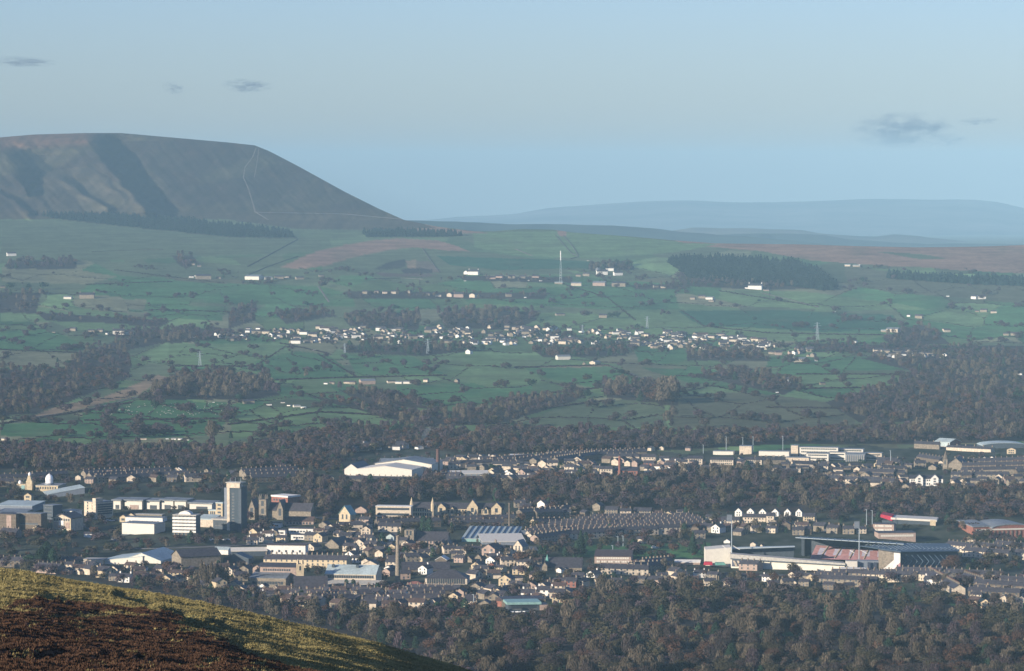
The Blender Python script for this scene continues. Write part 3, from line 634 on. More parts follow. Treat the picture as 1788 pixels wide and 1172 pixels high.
# --- mosque
o, w_, d_, hh, rr, s = B('mosque', 'sandy mosque with tall minaret and great white dome', 'mosque', 62, 857, 40, 9, ws=4, a=10, wall='yellow', rm='concrete', depth=26, win=(1, 8, 1.2, 2))
link('drum', MB().lathe([(11.5/2/s*1.5, hh), (11.5/2/s*1.5, hh+3.5/s)], 20, w_*.5, 8).mesh('drum', 'greyclad'), o)
R_ = 6.6/s; dm = link('dome', MB().lathe([(R_, hh+3.5/s), (R_, hh+8/s), (R_*1.04, hh+11/s), (R_*.96, hh+14/s), (R_*.75, hh+16.5/s), (R_*.4, hh+18.5/s), (R_*.08, hh+19.6/s), (.05, hh+21.5/s)], 24, w_*.5, 8).mesh('dome', 'dome'), o)
b = MB(); x_ = -18/s; b.box(x_, x_+11/s, 1, 1+8/s, -4, 17/s); b.extr([(x_+1/s, 17/s), (x_+10/s, 17/s), (x_+7.2/s, 26/s), (x_+3.6/s, 26/s)], 1.2, 1+7/s, 'y'); mn = link('minaret', b.mesh('minaret', 'yellow'), o)
link('minaret_dome', MB().lathe([(2.1/s, 26/s), (2.5/s, 28/s), (2.1/s, 30/s), (1/s, 31.5/s), (.05, 32.5/s)], 12, x_+5.4/s, 1+4/s).mesh('minaret_dome', 'dome'), mn)
b = MB().box(-36/s, -18.2/s, .5, 18, -4, 11/s); link('side_wing', b.mesh('side_wing', 'yellow'), o)
link('small_dome', MB().lathe([(2.6/s, 11/s), (2.9/s, 13/s), (2.3/s, 15.3/s), (.9/s, 16.6/s), (.05, 17.4/s)], 12, -32/s, 6).mesh('small_dome', 'dome'), o)
link('glass_bay', MB().box(-26/s, -20/s, .2, .8, 0, 9/s).mesh('glass_bay', 'greenroof'), o)
B('warehouse', 'long pale-roofed warehouse on the left edge below the mosque', 'warehouse', -8, 892, 66, 9, ws=10, a=12, roof='mono', r=3, wall='greyclad', rm='paleroof', depth=34)
B('warehouse', 'grey-striped roofed warehouse under the pale-roofed one', 'warehouse', -10, 902, 52, 7, ws=6, a=12, roof='mono', r=2, wall='darkclad', rm='greyroof', depth=26)
B('factory', 'brown brick factory with white windows left of the classical hall', 'factory', 30, 926, 44, 30, ws=8, a=20, wall='sooty', rm='greyroof', win=(1, 6, 2.6, 1.6))
o = B('factory', 'dark building with a pale upright panel on the left edge', 'factory', -6, 927, 36, 30, ws=9, a=20, wall='sooty', rm='slate')
link('stair_panel', MB().box(o[1]*.52, o[1]*.77, -.3, .4, 0, o[3]-1).mesh('stair_panel', 'pinkbrick'), o[0])
B('workshop', 'cream block with small gables above the brown factory', 'workshop', 42, 878, 13, 13, ws=3, a=14, roof='front', r=4, wall='yellow', rm='brownroof', win=(2, 2))
B('warehouse', 'wide pale corrugated roof right below the mosque', 'warehouse', 84, 868, 62, 4, ws=8, a=-16, roof='monox', r=11, wall='greyclad', rm='paleroof', depth=30)
B('warehouse', 'long cream shed on the left edge behind the mosque', 'warehouse', -10, 840, 40, 7, ws=3, a=12, roof='side', r=3, wall='cream', rm='paleroof')
B('office_block', 'dark office block right of the brown factory', 'office block', 76, 906, 18, 24, ws=14, a=35, wall='darkclad', rm='greyroof', win=(4, 4))
# --- industrial roofs above the slope
B('warehouse', 'large pale green sheet roof above the grassy slope', 'warehouse', 172, 985, 80, 6, ws=34, a=18, roof='monox', r=10, wall='whiteclad', rm='paleroof', depth=45)
B('warehouse', 'pale green double-pitched roof beside the large sheet roof', 'warehouse', 213, 985, 70, 7, ws=20, a=16, roof='front', r=13, wall='whiteclad', rm='paleroof', depth=46)
B('warehouse', 'low cream wall and flat roof left of the pale green roofs', 'warehouse', 145, 985, 35, 8, ws=5, a=10, wall='cream', rm='concrete')
B('stone_mill', 'dark stone mill with big slate roof and gable left', 'mill', 300, 986, 20, 17, ws=66, a=62, roof='front', r=11, wall='stone', rm='slate', over=.6)
B('shed', 'white low shed right of the dark stone mill', 'shed', 373, 968, 26, 8, ws=5, a=14, roof='side', r=4, wall='white', rm='paleroof')
B('shed', 'long low building with thin pale roof strip', 'shed', 404, 972, 62, 9, ws=2, a=-8, roof='mono', r=5, wall='darkclad', rm='whiteclad')
B('shed', 'blue-grey double shed in shadow under the pale roof strip', 'shed', 390, 984, 45, 9, ws=7, a=14, roof='front', r=9, wall='darkclad', rm='bluesteel')
B('retail_store', 'long white store with dark doorway and small windows', 'store', 466, 970, 68, 18, ws=4, a=8, roof='flat', wall='white', rm='brownroof', win=(1, 5, 1.6, 1.6), thick=.5)
terrace(460, 988, 605, 990, 'yellow', h=5., r=3.2, d=10, label='long chimney-topped terrace right of the white store', cs=4.2, keep=True)
# --- medieval-looking church right of the tower block
o, w_, d_, hh, rr, s = B('church', 'sooty stone church with square battlemented tower beside tower block', 'church', 452, 908, 13, 36, ws=3, a=16, wall='stone', rm='slate')
for k in (.3, .68): link('belfry_window', win_mesh(2.4, 4.5), o, (w_/2, 0, hh*k))
for px_ in (0, 1):
    for py_ in (0, 1): link('pinnacle', cm('pinn', lambda: MB().lathe([(.7, 0), (.7, 2), (.05, 4.5)], 4).mesh('pinnacle', 'stone')), o, (.5+px_*(w_-1), .5+py_*(d_-1), hh))
link('nave', solid(38, 12, 8, 6, 'side').mesh('nave', 'stone'), o, (w_+.1, 5, 0)); link('nave_roof', roofb(38, 12, 8, 6, 'side').mesh('nave_roof', 'slate'), o, (w_+.1, 5, 0))
for dx_, lb in ((-19/s, 'west_gable'), (w_+20/s, 'east_gable')):
    g_ = link(lb, solid(11/s, 12, 10, 7, 'front').mesh(lb, 'stone'), o, (dx_, 0, 0)); link('roof', roofb(11/s, 12, 10, 7, 'front').mesh('roof', 'slate'), g_); link('window', win_mesh(2.4, 6), g_, (5.5/s, 0, 4))
B('office_building', 'red brick box with white top and dark right side', 'office building', 474, 888, 30, 21, ws=20, a=38, wall='brick', rm='white', thick=1.4, win=(2, 5))
for x, y, w0, lab in ((471, 922, 19, 'small white single-storey classroom near the church'), (504, 932, 44, 'long white classroom with dark window band'), (486, 935, 12, 'white cube annexe left of the long classroom'), (508, 943, 26, 'low white flat-roofed block below the classrooms')):
    B('classroom', lab, 'school block', x, y, w0, 9, ws=3, a=12, wall='white', rm='slate', win=(1, max(2, int(w0/6)), 1.8, 1.2), thick=.6)
B('school', 'brown-roofed school hall above the white classrooms', 'school', 496, 918, 52, 8, ws=3, a=8, roof='side', r=7, wall='pinkbrick', rm='brownroof', win=(1, 8))
# --- gabled stone school and cream office
o, w_, d_, hh, rr, s = B('office_building', 'long cream two-storey office with window rows left of stone school', 'office building', 656, 903, 62, 19, ws=3, a=8, wall='cream', rm='white', win=(2, 18, 1.5, 1.8))
o, w_, d_, hh, rr, s = B('stone_school', 'ornate yellow stone school with pointed gables, left half', 'school', 718, 903, 42, 15, ws=3, a=8, roof='side', r=10, wall='yellow', rm='slate', win=(2, 9, 1.3, 2.2), depth=14)
for k in (.02, .9): link('turret', cm('turret', lambda: MB().lathe([(1.5, -4), (1.5, 11), (.05, 17)], 8).mesh('turret', 'yellow')), o, (w_*k, -.5, 0))
o, w_, d_, hh, rr, s = B('stone_school', 'ornate yellow stone school with one tall central gable, right half', 'school', 762, 899, 118, 11, ws=3, a=6, roof='side', r=9, wall='yellow', rm='slate', win=(1, 22, 1.4, 2.6), depth=13)
for t0, gw, gh, gr in ((0, 17, 13, 8), (.2, 9, 9, 6), (.46, 19, 15, 13), (.7, 9, 9, 6), (.82, 18, 14, 9)):
    g_ = link('gable_wing', solid(gw/s, 9, gh/s, gr/s, 'front').mesh('gable_wing', 'yellow'), o, (t0*w_, -3, 0)); link('roof', roofb(gw/s, 9, gh/s, gr/s, 'front', .5, .4).mesh('roof', 'slate'), g_)
    link('window', win_mesh(2.4, 3.6), g_, (gw/s/2, 0, gh/s*.4))
B('chapel', 'steep-gabled yellow stone chapel left of the cream office', 'chapel', 592, 911, 20, 14, ws=9, a=30, roof='front', r=14, wall='yellow', rm='greenroof', over=.6, win=(1, 2, 1.6, 4))
B('hall', 'low brown-roofed hall right of the stone chapel', 'hall', 620, 896, 20, 6, ws=4, a=20, roof='front', r=6, wall='pinkbrick', rm='brownroof')
# --- tall chimneys
def stack(x, y, top, r0, r1, m, lab, cap=True):
    s = S(y); h = (y-top)/s; o = thing('mill_chimney', lab, 'chimney', G(x, y))
    link('shaft', MB().lathe([(r0*1.15, -4), (r0, 1.5), (r0*.98, 3), (r1, h-1)], 18).mesh('shaft', m), o)
    link('cap', MB().lathe([(r1, h-1), (r1*1.18, h-.6), (r1*1.18, h), (r1*.8, h+.02), (r1*.75, h-.6)], 18).mesh('cap', m), o); KEEP.append((x-4, x+4, top, y))
stack(694.5, 1018, 934, 1.95, 1.15, 'stone', 'tall round stone mill chimney in the middle of the town')
stack(889.5, 933, 878, .95, .8, 'sooty', 'slim dark mill chimney beside the wide pale factory roof')
stack(764.5, 825, 784, 1.9, 1.5, 'brownbrick', 'stout brown brick chimney right of the cream warehouse')
# --- church with square tower and long slate roof
o, w_, d_, hh, rr, s = B('church', 'stone church with square tower and long slate roof, centre', 'church', 724, 951, 57, 7, ws=4, a=8, roof='side', r=14, wall='pinkbrick', rm='slate', depth=17, win=(1, 9, 1.2, 2))
link('tower', MB().box(-17/s, -.2, -3, 6, -4, 26/s).mesh('tower', 'stone'), o)
for i in range(2): link('belfry_window', win_mesh(1.4, 3.5), o, (-12/s+i*6/s, -3.0, 17/s))
for t0, k in ((.62, .8), (.84, 1), (1.04, .9)):
    g_ = link('gable_wing', solid(9/s, 12, 8*k/s, 9*k/s, 'front').mesh('gable_wing', 'stone'), o, (t0*w_, -14, -3)); link('roof', roofb(9/s, 12, 8*k/s, 9*k/s, 'front').mesh('roof', 'slate'), g_)
o, w_, d_, hh, rr, s = B('factory', 'wide pale sawtooth factory roof right of the centre church', 'factory', 806, 946, 92, 5, ws=8, a=6, roof='mono', r=9, wall='greenroof', rm='paleroof', depth=60)
for i in range(9): link('roof_light', cm('rlt', lambda: MB().extr([(.5, hh+.36), (d_-.5, hh+rr+.36), (d_-.5, hh+rr+1.2), (.5, hh+1.2)], -.28, .28, 'x').mesh('roof_light', 'greyroof')), o, (w_*(i+.5)/9, 0, 0))
B('factory', 'low grey annexe roof running on from the pale factory roof', 'factory', 842, 951, 76, 4, ws=5, a=-6, roof='mono', r=7, wall='greyclad', rm='whiteclad', depth=34)
B('mill_shed', 'long low pink-walled mill shed right of the slim dark chimney', 'mill', 880, 941, 88, 7, ws=3, a=-4, roof='side', r=5, wall='pinkbrick', rm='greyroof', win=(1, 22, 1.5, 1.8))
# --- lower mills
o, w_, d_, hh, rr, s = B('stone_mill', 'pale stone mill with two stepped roofs above the slope', 'mill', 436, 1026, 64, 17, ws=8, a=10, roof='mono', r=6, wall='stone', rm='greyroof', depth=14, win=(1, 11, 1.8, 2.2))
link('upper_wall', MB().box(4, w_+4, 14.1, 30, -4, 33/s).mesh('upper_wall', 'pinkbrick'), o); link('upper_roof', roofb(w_+2, 17, 33/s, 5/s, 'side').mesh('upper_roof', 'slate'), o, (3, 14, 0))
for j in range(12): link('window', win_mesh(1.2, 1.5), o, (7+(w_-6)*j/12, 14.1, 26/s))
for j in range(10): link('skylight', cm('skyl', lambda: MB().box(-.7, .7, -.6, .6, 0, .25).mesh('skylight', 'glass')), o, (3+(w_-5)*j/10, 7, hh+rr/2+.35))
o, w_, d_, hh, rr, s = B('church', 'stone church with stump tower and plain dark roof', 'church', 514, 1030, 58, 3, ws=3, a=-5, roof='side', r=18, wall='stone', rm='slate', depth=18)
link('tower', MB().box(2, 2+13/s, 18.2, 24, -4, 40/s).mesh('tower', 'yellow'), o); link('window', win_mesh(1.3, 3), o, (2+6.5/s, 18.2, 29/s))
for k in (0, 1): link('turret', cm('tt', lambda: MB().lathe([(.9, 0), (.9, 2.2), (.05, 3.4)], 4).mesh('turret', 'yellow')), o, (3+k*(13/s-2), 19.5, 40/s))
o, w_, d_, hh, rr, s = B('textile_mill', 'long stone mill with pale blue glass roof', 'mill', 568, 1023, 89, 21, ws=6, a=8, roof='side', r=13, wall='cream', rm='paleroof', depth=24, win=(2, 20, 1.5, 2.0))
for k in (.12, .6): link('roof_hatch', cm('rh', lambda: MB().box(-1, 1, -1, 1, 0, 2).mesh('roof_hatch', 'darkclad')), o, (w_*k, 8, hh+rr*.75))
link('loading_wing', solid(w_*1.12, 8, 9/s, 2, 'mono').mesh('loading_wing', 'concrete'), o, (2, -8.2, -1))
o, w_, d_, hh, rr, s = B('school', 'long low school with slate roof and tall pale windows', 'school', 742, 1024, 74, 14, ws=3, a=5, roof='hip', r=13, wall='cream', rm='slate', depth=20, win=(1, 17, 1.4, 3.6))
B('porch_building', 'red hip-roofed annexe left of the long low school', 'annexe', 710, 1026, 28, 5, ws=2, a=6, roof='hip', r=5, wall='brick', rm='brick')
# --- green-roofed hall near the wood
o, w_, d_, hh, rr, s = B('community_hall', 'flat green-edged hall at the edge of the lower wood', 'hall', 888, 1068, 54, 12, ws=3, a=-8, wall='darkclad', rm='greenroof', thick=1.6, over=1.2, win=(1, 12, 2, 2.4), depth=16)
link('brick_wing', MB().box(w_+.3, w_+16/s, -1, 14, -4, 11/s).mesh('brick_wing', 'pinkbrick'), o); link('flat_roof', MB().box(-2, w_+18/s, 16.5, 34, 15/s, 16.4/s).mesh('flat_roof', 'slate'), o)
link('rear_wing', MB().box(0, w_+16/s, 17, 33, -4, 14.8/s).mesh('rear_wing', 'sooty'), o)
# --- the big cream warehouse
o, w_, d_, hh, rr, s = B('big_warehouse', 'huge cream warehouse with several gabled bays', 'warehouse', 624, 836, 96, 17, ws=16, a=14, roof='front', r=6, wall='whiteclad', rm='whiteclad', depth=40, over=.3)
link('left_bay', solid(25/s, 40, 16/s, 9/s, 'front').mesh('left_bay', 'whiteclad'), o, (-26/s, 4, 0)); link('left_roof', roofb(25/s, 40, 16/s, 9/s, 'front').mesh('left_roof', 'darkclad'), o, (-26/s, 4, 0))
link('rear_bay', solid(104/s, 40, 21/s, 8/s, 'front').mesh('rear_bay', 'whiteclad'), o, (9/s, 42, 0)); link('rear_roof', roofb(104/s, 40, 21/s, 8/s, 'front', 1).mesh('rear_roof', 'greyroof'), o, (9/s, 42, 0))
B('mill_shed', 'long grey-roofed mill with small roof vents behind the cream warehouse', 'mill', 668, 818, 92, 7, ws=8, a=-6, roof='side', r=7, wall='darkclad', rm='greyroof', depth=45, chim=7)
B('shed', 'dark red gabled shed before the cream warehouse', 'shed', 614, 838, 20, 4, ws=3, a=12, roof='front', r=5, wall='brick', rm='brownroof')
B('warehouse', 'long pale roof strip right of the brown brick chimney', 'warehouse', 787, 832, 66, 4, ws=3, a=-3, roof='mono', r=3, wall='greyclad', rm='whiteclad', depth=20)
B('warehouse', 'low white block with flat roof behind the far estate', 'warehouse', 889, 800, 37, 4, ws=2, a=4, wall='whiteclad', rm='white', depth=20)
o, w_, d_, hh, rr, s = B('brick_mill', 'red brick mill with slim red chimney in the far estate', 'mill', 1073, 830, 40, 8, ws=6, a=8, roof='side', r=5, wall='brick', rm='slate', depth=20, win=(1, 8))
link('mill_stack', MB().lathe([(1.3, -4), (1.0, 34/s)], 10, 9/s, -1).mesh('mill_stack', 'brick'), o)
for x, y, w0, h0, lab in ((1120, 808, 24, 10, 'plain square cream block at the top of the far estate'), (1003, 813, 8, 8, 'small bright cream gabled house standing apart in far estate'), (1047, 829, 22, 10, 'cream two-storey pair left of the red brick mill')):
    B('house_block', lab, 'house block', x, y, w0, h0, ws=2, a=10, roof='side' if w0 > 10 else 'front', r=4, wall='cream', rm='slate', win=(2, max(2, int(w0/5)), 1.2, 1.2))
for (x, y, w0), lab in zip(((1200, 810, 26), (1240, 812, 40), (1300, 812, 30)), ('left of the three long stone blocks above the brick houses', 'middle and longest of three stone blocks above the brick houses', 'right of the three long stone blocks above the brick houses')):
    B('house_block', lab, 'house block', x, y, w0, 9, ws=3, a=8, roof='side', r=4, wall='cream', rm='slate', win=(2, int(w0/3.5), 1.1, 1.2))
# --- the college
CG = 'white blocks of the college'
for x, y, w0, h0, lab in ((1381, 795, 12, 17, 'cream stair block at the left end of the college'), (1396, 797, 66, 16, 'longest white four-storey college block'), (1408, 803, 38, 11, 'lower white college block in front, left'),
                          (1458, 800, 48, 16, 'upper right white college block'), (1447, 803, 29, 13, 'lower white college block in front, middle'), (1510, 803, 29, 12, 'cream college block at the right end'),
                          (1325, 796, 52, 8, 'long low white block left of the college'), (1291, 794, 21, 15, 'cream box with blank front left of the college'), (1245, 794, 35, 6, 'low bright white shed with green edge near the college'), (1372, 806, 40, 7, 'low cream annexe under the long college block')):
    B('college_block', lab, 'college block', x, y, w0, h0, ws=4, a=12, wall='whiteclad' if 'white' in lab else 'cream', rm='greyroof', win=None if w0 < 24 or h0 < 9 else (3 if h0 > 13 else 2, int(w0/3.2), 1.5, 1.1), group=CG)
o, w_, d_, hh, rr, s = B('glass_hall', 'grey glass-fronted college hall with upright fins', 'college block', 1476, 806, 34, 13, ws=5, a=8, wall='greyclad', rm='greyroof', group=CG)
for i in range(9): link('fin', cm('fin', lambda: MB().box(-.3, .3, -.8, 0, 0, 11/s).mesh('fin', 'concrete')), o, (w_*(i+.5)/9, 0, 0))
# --- spire church, right
o, w_, d_, hh, rr, s = B('church', 'church with slender dark spire on the right', 'church', 1646, 822, 8, 20, ws=3, a=16, wall='stone', rm='slate')
link('spire', MB().lathe([(w_*.62, hh+.3), (.08, hh+15/s)], 8, w_/2, d_/2).mesh('spire', 'sooty'), o); link('belfry_window', win_mesh(1.2, 4), o, (w_/2, 0, hh*.55))
link('nave', solid(15, 26, 6, 6, 'front').mesh('nave', 'stone'), o, (w_+.2, 1, 0)); link('nave_roof', roofb(15, 26, 6, 6, 'front').mesh('nave_roof', 'slate'), o, (w_+.2, 1, 0))
o, w_, d_, hh, rr, s = B('apartment_building', 'white flats with two pointed gables on the right', 'flats', 1588, 848, 58, 12, ws=3, a=6, roof='side', r=5, wall='white', rm='slate', win=(2, 14, 1.2, 1.4))
for k in (.18, .64):
    g_ = link('gable_wing', solid(13/s, 9, 14/s, 6/s, 'front').mesh('gable_wing', 'white'), o, (w_*k, -2.5, 0)); link('roof', roofb(13/s, 9, 14/s, 6/s, 'front').mesh('roof', 'slate'), g_)
    for r_ in range(3): link('window', win_mesh(2.2, 1.3), g_, (6.5/s, 0, 1.2+r_*2.3))
o, w_, d_, hh, rr, s = B('sports_hall', 'shed with pale blue front and red gable end', 'hall', 1632, 779, 24, 8, ws=22, a=42, roof='side', r=5, wall='brick', rm='paleroof', over=.5)
link('front_cladding', MB().box(0, w_, -.2, .2, 0, hh).mesh('front_cladding', 'paleroof'), o)
B('warehouse', 'pale wavy-roofed sheds at the right edge behind the town', 'warehouse', 1716, 784, 80, 5, ws=3, a=-4, roof='arch', r=5, wall='darkclad', rm='paleroof', depth=30)
B('house_block', 'cream gabled house before the wavy-roofed sheds', 'house block', 1758, 793, 15, 8, ws=2, a=14, roof='front', r=3, wall='yellow', rm='slate', win=(2, 3))
# --- behind the stadium
o, w_, d_, hh, rr, s = B('leisure_hall', 'long white swooping-roofed hall with bright red left end', 'hall', 1558, 915, 74, 8, ws=10, a=10, roof='monox', r=-3, wall='darkclad', rm='whiteclad', depth=22, thick=1.7, over=1.2)
link('red_end', MB().extr([(-21/s, 12/s), (-20/s, 17/s), (0, 13/s), (0, 5/s)], -1, 22, 'y').mesh('red_end', 'red'), o); link('end_wall', MB().box(w_*.88, w_+.3, -1.5, 1, -3, 8/s).mesh('end_wall', 'yellow'), o)
link('left_wall', MB().box(-18/s, -.3, 1, 20, -4, 6/s).mesh('left_wall', 'darkclad'), o)
B('school', 'two-storey pale brick school with white window bands', 'school', 1524, 929, 36, 14, ws=5, a=14, roof='flat', wall='pinkbrick', rm='slate', win=(2, 9, 2, 1.4), winm='whiteclad')
B('school', 'low pale brick school wing behind the stadium roof', 'school', 1534, 941, 66, 10, ws=4, a=-7, wall='pinkbrick', rm='slate', win=(1, 14, 1.8, 1.6), winm='whiteclad')
o, w_, d_, hh, rr, s = B('sports_hall', 'brick sports hall with low curved grey roof, right edge', 'hall', 1733, 938, 70, 15, ws=2, a=-14, roof='arch', r=6, wall='brick', rm='greyroof', depth=40, over=.8, thick=.8)
link('side_wing', solid(31/s, 34, 17/s, 4/s, 'mono').mesh('side_wing', 'brick'), o, (-31.5/s, 6, 0)); link('side_roof', roofb(31/s, 34, 17/s, 4/s, 'mono', .8, .8).mesh('side_roof', 'greyroof'), o, (-31.5/s, 6, 0))
link('fascia', MB().box(-31/s, w_, -.4, .3, 12/s, 14.6/s).mesh('fascia', 'whiteclad'), o)
for i in range(9): link('brick_pier', cm('bpier', lambda: MB().box(-.5, .5, -.6, 0, 0, 11/s).mesh('brick_pier', 'sooty')), o, (w_*(i+.5)/9, 0, 0))
# --- white gabled row left of stadium back
for i, x in enumerate((1283, 1304, 1325, 1347, 1369, 1389)):
    B('house', f'white gabled house in the row behind the stadium, {ORD[i]} from left', 'house', x, 902, 12-(i > 3), 9-(i > 1), ws=3, a=18, roof='front', r=6, wall='white', rm='slate', win=(2, 2, 1., 1.2), group='row of white gabled houses')
for x, y, w0, h0, rf, wl, lab in ((1259, 916, 31, 8, 'side', 'cream', 'cream long-fronted block left of the terrace behind the stadium'), (1297, 914, 39, 11, 'side', 'cream', 'long cream flats with a row of windows behind the stadium'), (1338, 913, 13, 12, 'side', 'cream', 'square cream block right of the long cream flats'), (1402, 910, 20, 8, 'side', 'yellow', 'yellow block at the right of the cream flats'), (1158, 912, 16, 14, 'front', 'yellow', 'tall yellow gabled house at the end of chimney terraces'),
                              (1106, 900, 30, 8, 'side', 'stone', 'long stone hall behind the chimney terraces'), (1056, 898, 22, 8, 'side', 'stone', 'stone house with slate roof behind chimney terraces')):
    B('house_block', lab, 'house block', x, y, w0, h0, ws=4, a=14, roof=rf, r=5, wall=wl, rm='slate', win=(2, max(2, int(w0/5)), 1.1, 1.2))
# --- chapel and halls left of the stadium
o, w_, d_, hh, rr, s = B('church', 'dark-roofed stone church with small green spirelet', 'church', 950, 996, 66, 5, ws=3, a=4, roof='side', r=15, wall='stone', rm='slate', depth=20)
link('spirelet', MB().lathe([(1.3, hh), (1.3, hh+12/s), (.05, hh+22/s)], 6, 2, 6).mesh('spirelet', 'copper'), o)
g_ = link('gable_wing', solid(9/s, 10, 9/s, 7/s, 'front').mesh('gable_wing', 'stone'), o, (-3/s, -5, 0)); link('roof', roofb(9/s, 10, 9/s, 7/s, 'front').mesh('roof', 'slate'), g_)
B('chapel', 'pale stone chapel with pointed front left of the football ground', 'chapel', 896, 966, 16, 12, ws=10, a=30, roof='front', r=11, wall='cream', rm='greyroof', win=(1, 2, 1.2, 4))
B('hall', 'flat white-topped pavilion left of the stadium', 'pavilion', 1178, 986, 44, 4, ws=3, a=6, roof='side', r=3, wall='pinkbrick', rm='white', depth=12)
o, w_, d_, hh, rr, s = B('apartment_building', 'brick flats with white windows, left of the football ground', 'flats', 1038, 984, 64, 12, ws=8, a=4, roof='side', r=5, wall='pinkbrick', rm='brownroof', win=(2, 14, 1.5, 1.3), winm='whiteclad')
B('tiled_hall', 'dark broad hip-roofed hall left of the stadium', 'hall', 1092, 990, 34, 3, ws=5, a=10, roof='hip', r=9, wall='sooty', rm='brownroof', depth=20)
terrace(1048, 1003, 1132, 1006, 'cream', h=4.6, r=3.0, d=9, label='terrace with bright front and chimney row below the brick flats', cs=4.6, keep=True)
for i, (x, y) in enumerate(((812, 982), (829, 979), (842, 978))): B('bungalow', ('first', 'second', 'third')[i] + ' of three brown houses with white gable edges, from left', 'bungalow', x, y, 12, 5, ws=4, a=28, roof='front', r=6, wall='stone', rm='brownroof')
B('nursing_home', 'broad brown gabled house with white verge near the round chimney', 'house', 760, 984, 20, 6, ws=4, a=10, roof='front', r=6, wall='sooty', rm='white', depth=12)
B('nursing_home', 'long dark roof running right of the round chimney', 'house block', 702, 1000, 84, 5, ws=3, a=-3, roof='side', r=11, wall='sooty', rm='slate', depth=18)
B('house_block', 'wide cream gable left of the round chimney', 'house block', 634, 988, 24, 3, ws=4, a=12, roof='front', r=6, wall='cream', rm='slate')
B('house_block', 'pale greenish gabled house beside the top of the round chimney', 'house', 674, 945, 14, 8, ws=3, a=20, roof='front', r=5, wall='paleroof', rm='slate')
B('hall', 'big plain stone gable right of the long white store', 'hall', 566, 958, 26, 6, ws=5, a=20, roof='front', r=11, wall='stone', rm='slate', depth=26)
# ================================================================== the football ground
def pos(o): return Vector(o.location)
def slab(pts, thick, axis, mb, mi=0):
    """polygon of world-relative points given a thickness along a vector"""
    n = len(pts); a = [Vector(p) for p in pts]; t = Vector(axis)*thick; c = [p+t for p in a]; k = len(mb.v)
    mb.v += [tuple(p) for p in a]+[tuple(p) for p in c]
    mb.f.append(tuple(range(k, k+n))); mb.f.append(tuple(range(k+n, k+2*n))[::-1])
    for i in range(n): j = (i+1) % n; mb.f.append((k+i, k+n+i, k+n+j, k+j))
    mb.m += [mi]*(n+2)
def rt(name, label, cat, x, y): o = thing(name, label, cat, G(x, y)); return o, Vector(G(x, y))
def pts(O, *l): return [tuple(Vector(W(*p))-O) for p in l]
Y1 = (0, 1, 0); KEEP.append((1228, 1682, 934, 1000))
# left stand with white end block
o, O = rt('stadium_stand', 'left stand of the football ground with white end block and dark inside', 'stand', 1240, 985)
b = MB(); slab(pts(O, (1232, 988, 2716), (1277, 990, 2716), (1277, 956, 2716), (1232, 960, 2716)), 22, Y1, b); link('end_block', b.mesh('end_block', 'whiteclad'), o)
b = MB(); slab(pts(O, (1279, 984, 2730), (1384, 984, 2730), (1388, 956, 2730), (1279, 959, 2730)), 10, Y1, b); link('shaded_interior', b.mesh('shaded_interior', 'darkclad'), o)  # solid dark block: the shade inside the stand is put into its colour
b = MB(); slab(pts(O, (1277, 959.5, 2722), (1388, 955.5, 2722), (1388, 954, 2722), (1277, 956.6, 2722)), 5, Y1, b); link('roof', b.mesh('roof', 'steel'), o)
b = MB(); slab(pts(O, (1229, 987, 2706), (1244, 987, 2706), (1244, 982, 2706), (1231, 981.5, 2706)), 6, Y1, b); link('kiosk', b.mesh('kiosk', 'red'), o)
b = MB(); slab(pts(O, (1249, 987, 2706), (1268, 987, 2706), (1265, 983, 2706), (1249, 983, 2706)), 6, Y1, b); link('kiosk', b.mesh('kiosk', 'copper'), o)
# long front stand
o, O = rt('stadium_stand', 'long white front stand of the football ground, seen from behind', 'stand', 1300, 990)
n_ = 22
b = MB(); slab(pts(O, (1277, 992, 2704), (1475, 998, 2668), (1475, 987.5, 2668), (1277, 976, 2704)), 10, Y1, b); link('rear_wall', b.mesh('rear_wall', 'whiteclad'), o)
b = MB(); slab(pts(O, (1276, 975.3, 2703), (1476, 987, 2667), (1476, 984, 2667), (1276, 967.5, 2703)), 12, Y1, b); link('roof_fascia', b.mesh('roof_fascia', 'concrete'), o)
b = MB(); slab(pts(O, (1276, 977, 2702), (1476, 988.3, 2666), (1476, 987.2, 2666), (1276, 975.2, 2702)), 4, Y1, b); link('gutter', b.mesh('gutter', 'darkclad'), o)
b = MB(); slab(pts(O, (1278, 989, 2703.2), (1309, 989, 2698), (1303, 979.5, 2698), (1278, 978, 2703.2)), 1, Y1, b); link('stair_recess', b.mesh('stair_recess', 'card'), o)
for i in range(4):
    x = 1280+i*7; b = MB(); slab(pts(O, (x+4, 988.6, 2701-i), (x+8, 988.6, 2701-i), (x+3.2, 979.3, 2701-i), (x-.5, 979, 2701-i)), .5, Y1, b); link('stair_panel', b.mesh('stair_panel', 'cream'), o)
b = MB(); slab(pts(O, (1325, 992, 2698), (1359, 993, 2694), (1359, 988, 2694), (1325, 987, 2698)), 3, Y1, b); link('lean_to', b.mesh('lean_to', 'greyclad'), o)
b = MB(); slab(pts(O, (1477.5, 992, 2668), (1497, 992, 2668), (1497, 980.5, 2668), (1477.5, 980, 2668)), 6, Y1, b); link('white_panel', b.mesh('white_panel', 'whiteclad'), o)
b = MB(); slab(pts(O, (1469, 1002, 2652), (1512, 1002, 2652), (1512, 993, 2652), (1469, 992.4, 2652)), 8, Y1, b); link('turnstile_block', b.mesh('turnstile_block', 'white'), o)
b = MB(); slab(pts(O, (1498, 994, 2672), (1535, 995, 2672), (1535, 980, 2672), (1498, 979, 2672)), 8, Y1, b); link('corner_block', b.mesh('corner_block', 'greyclad'), o)
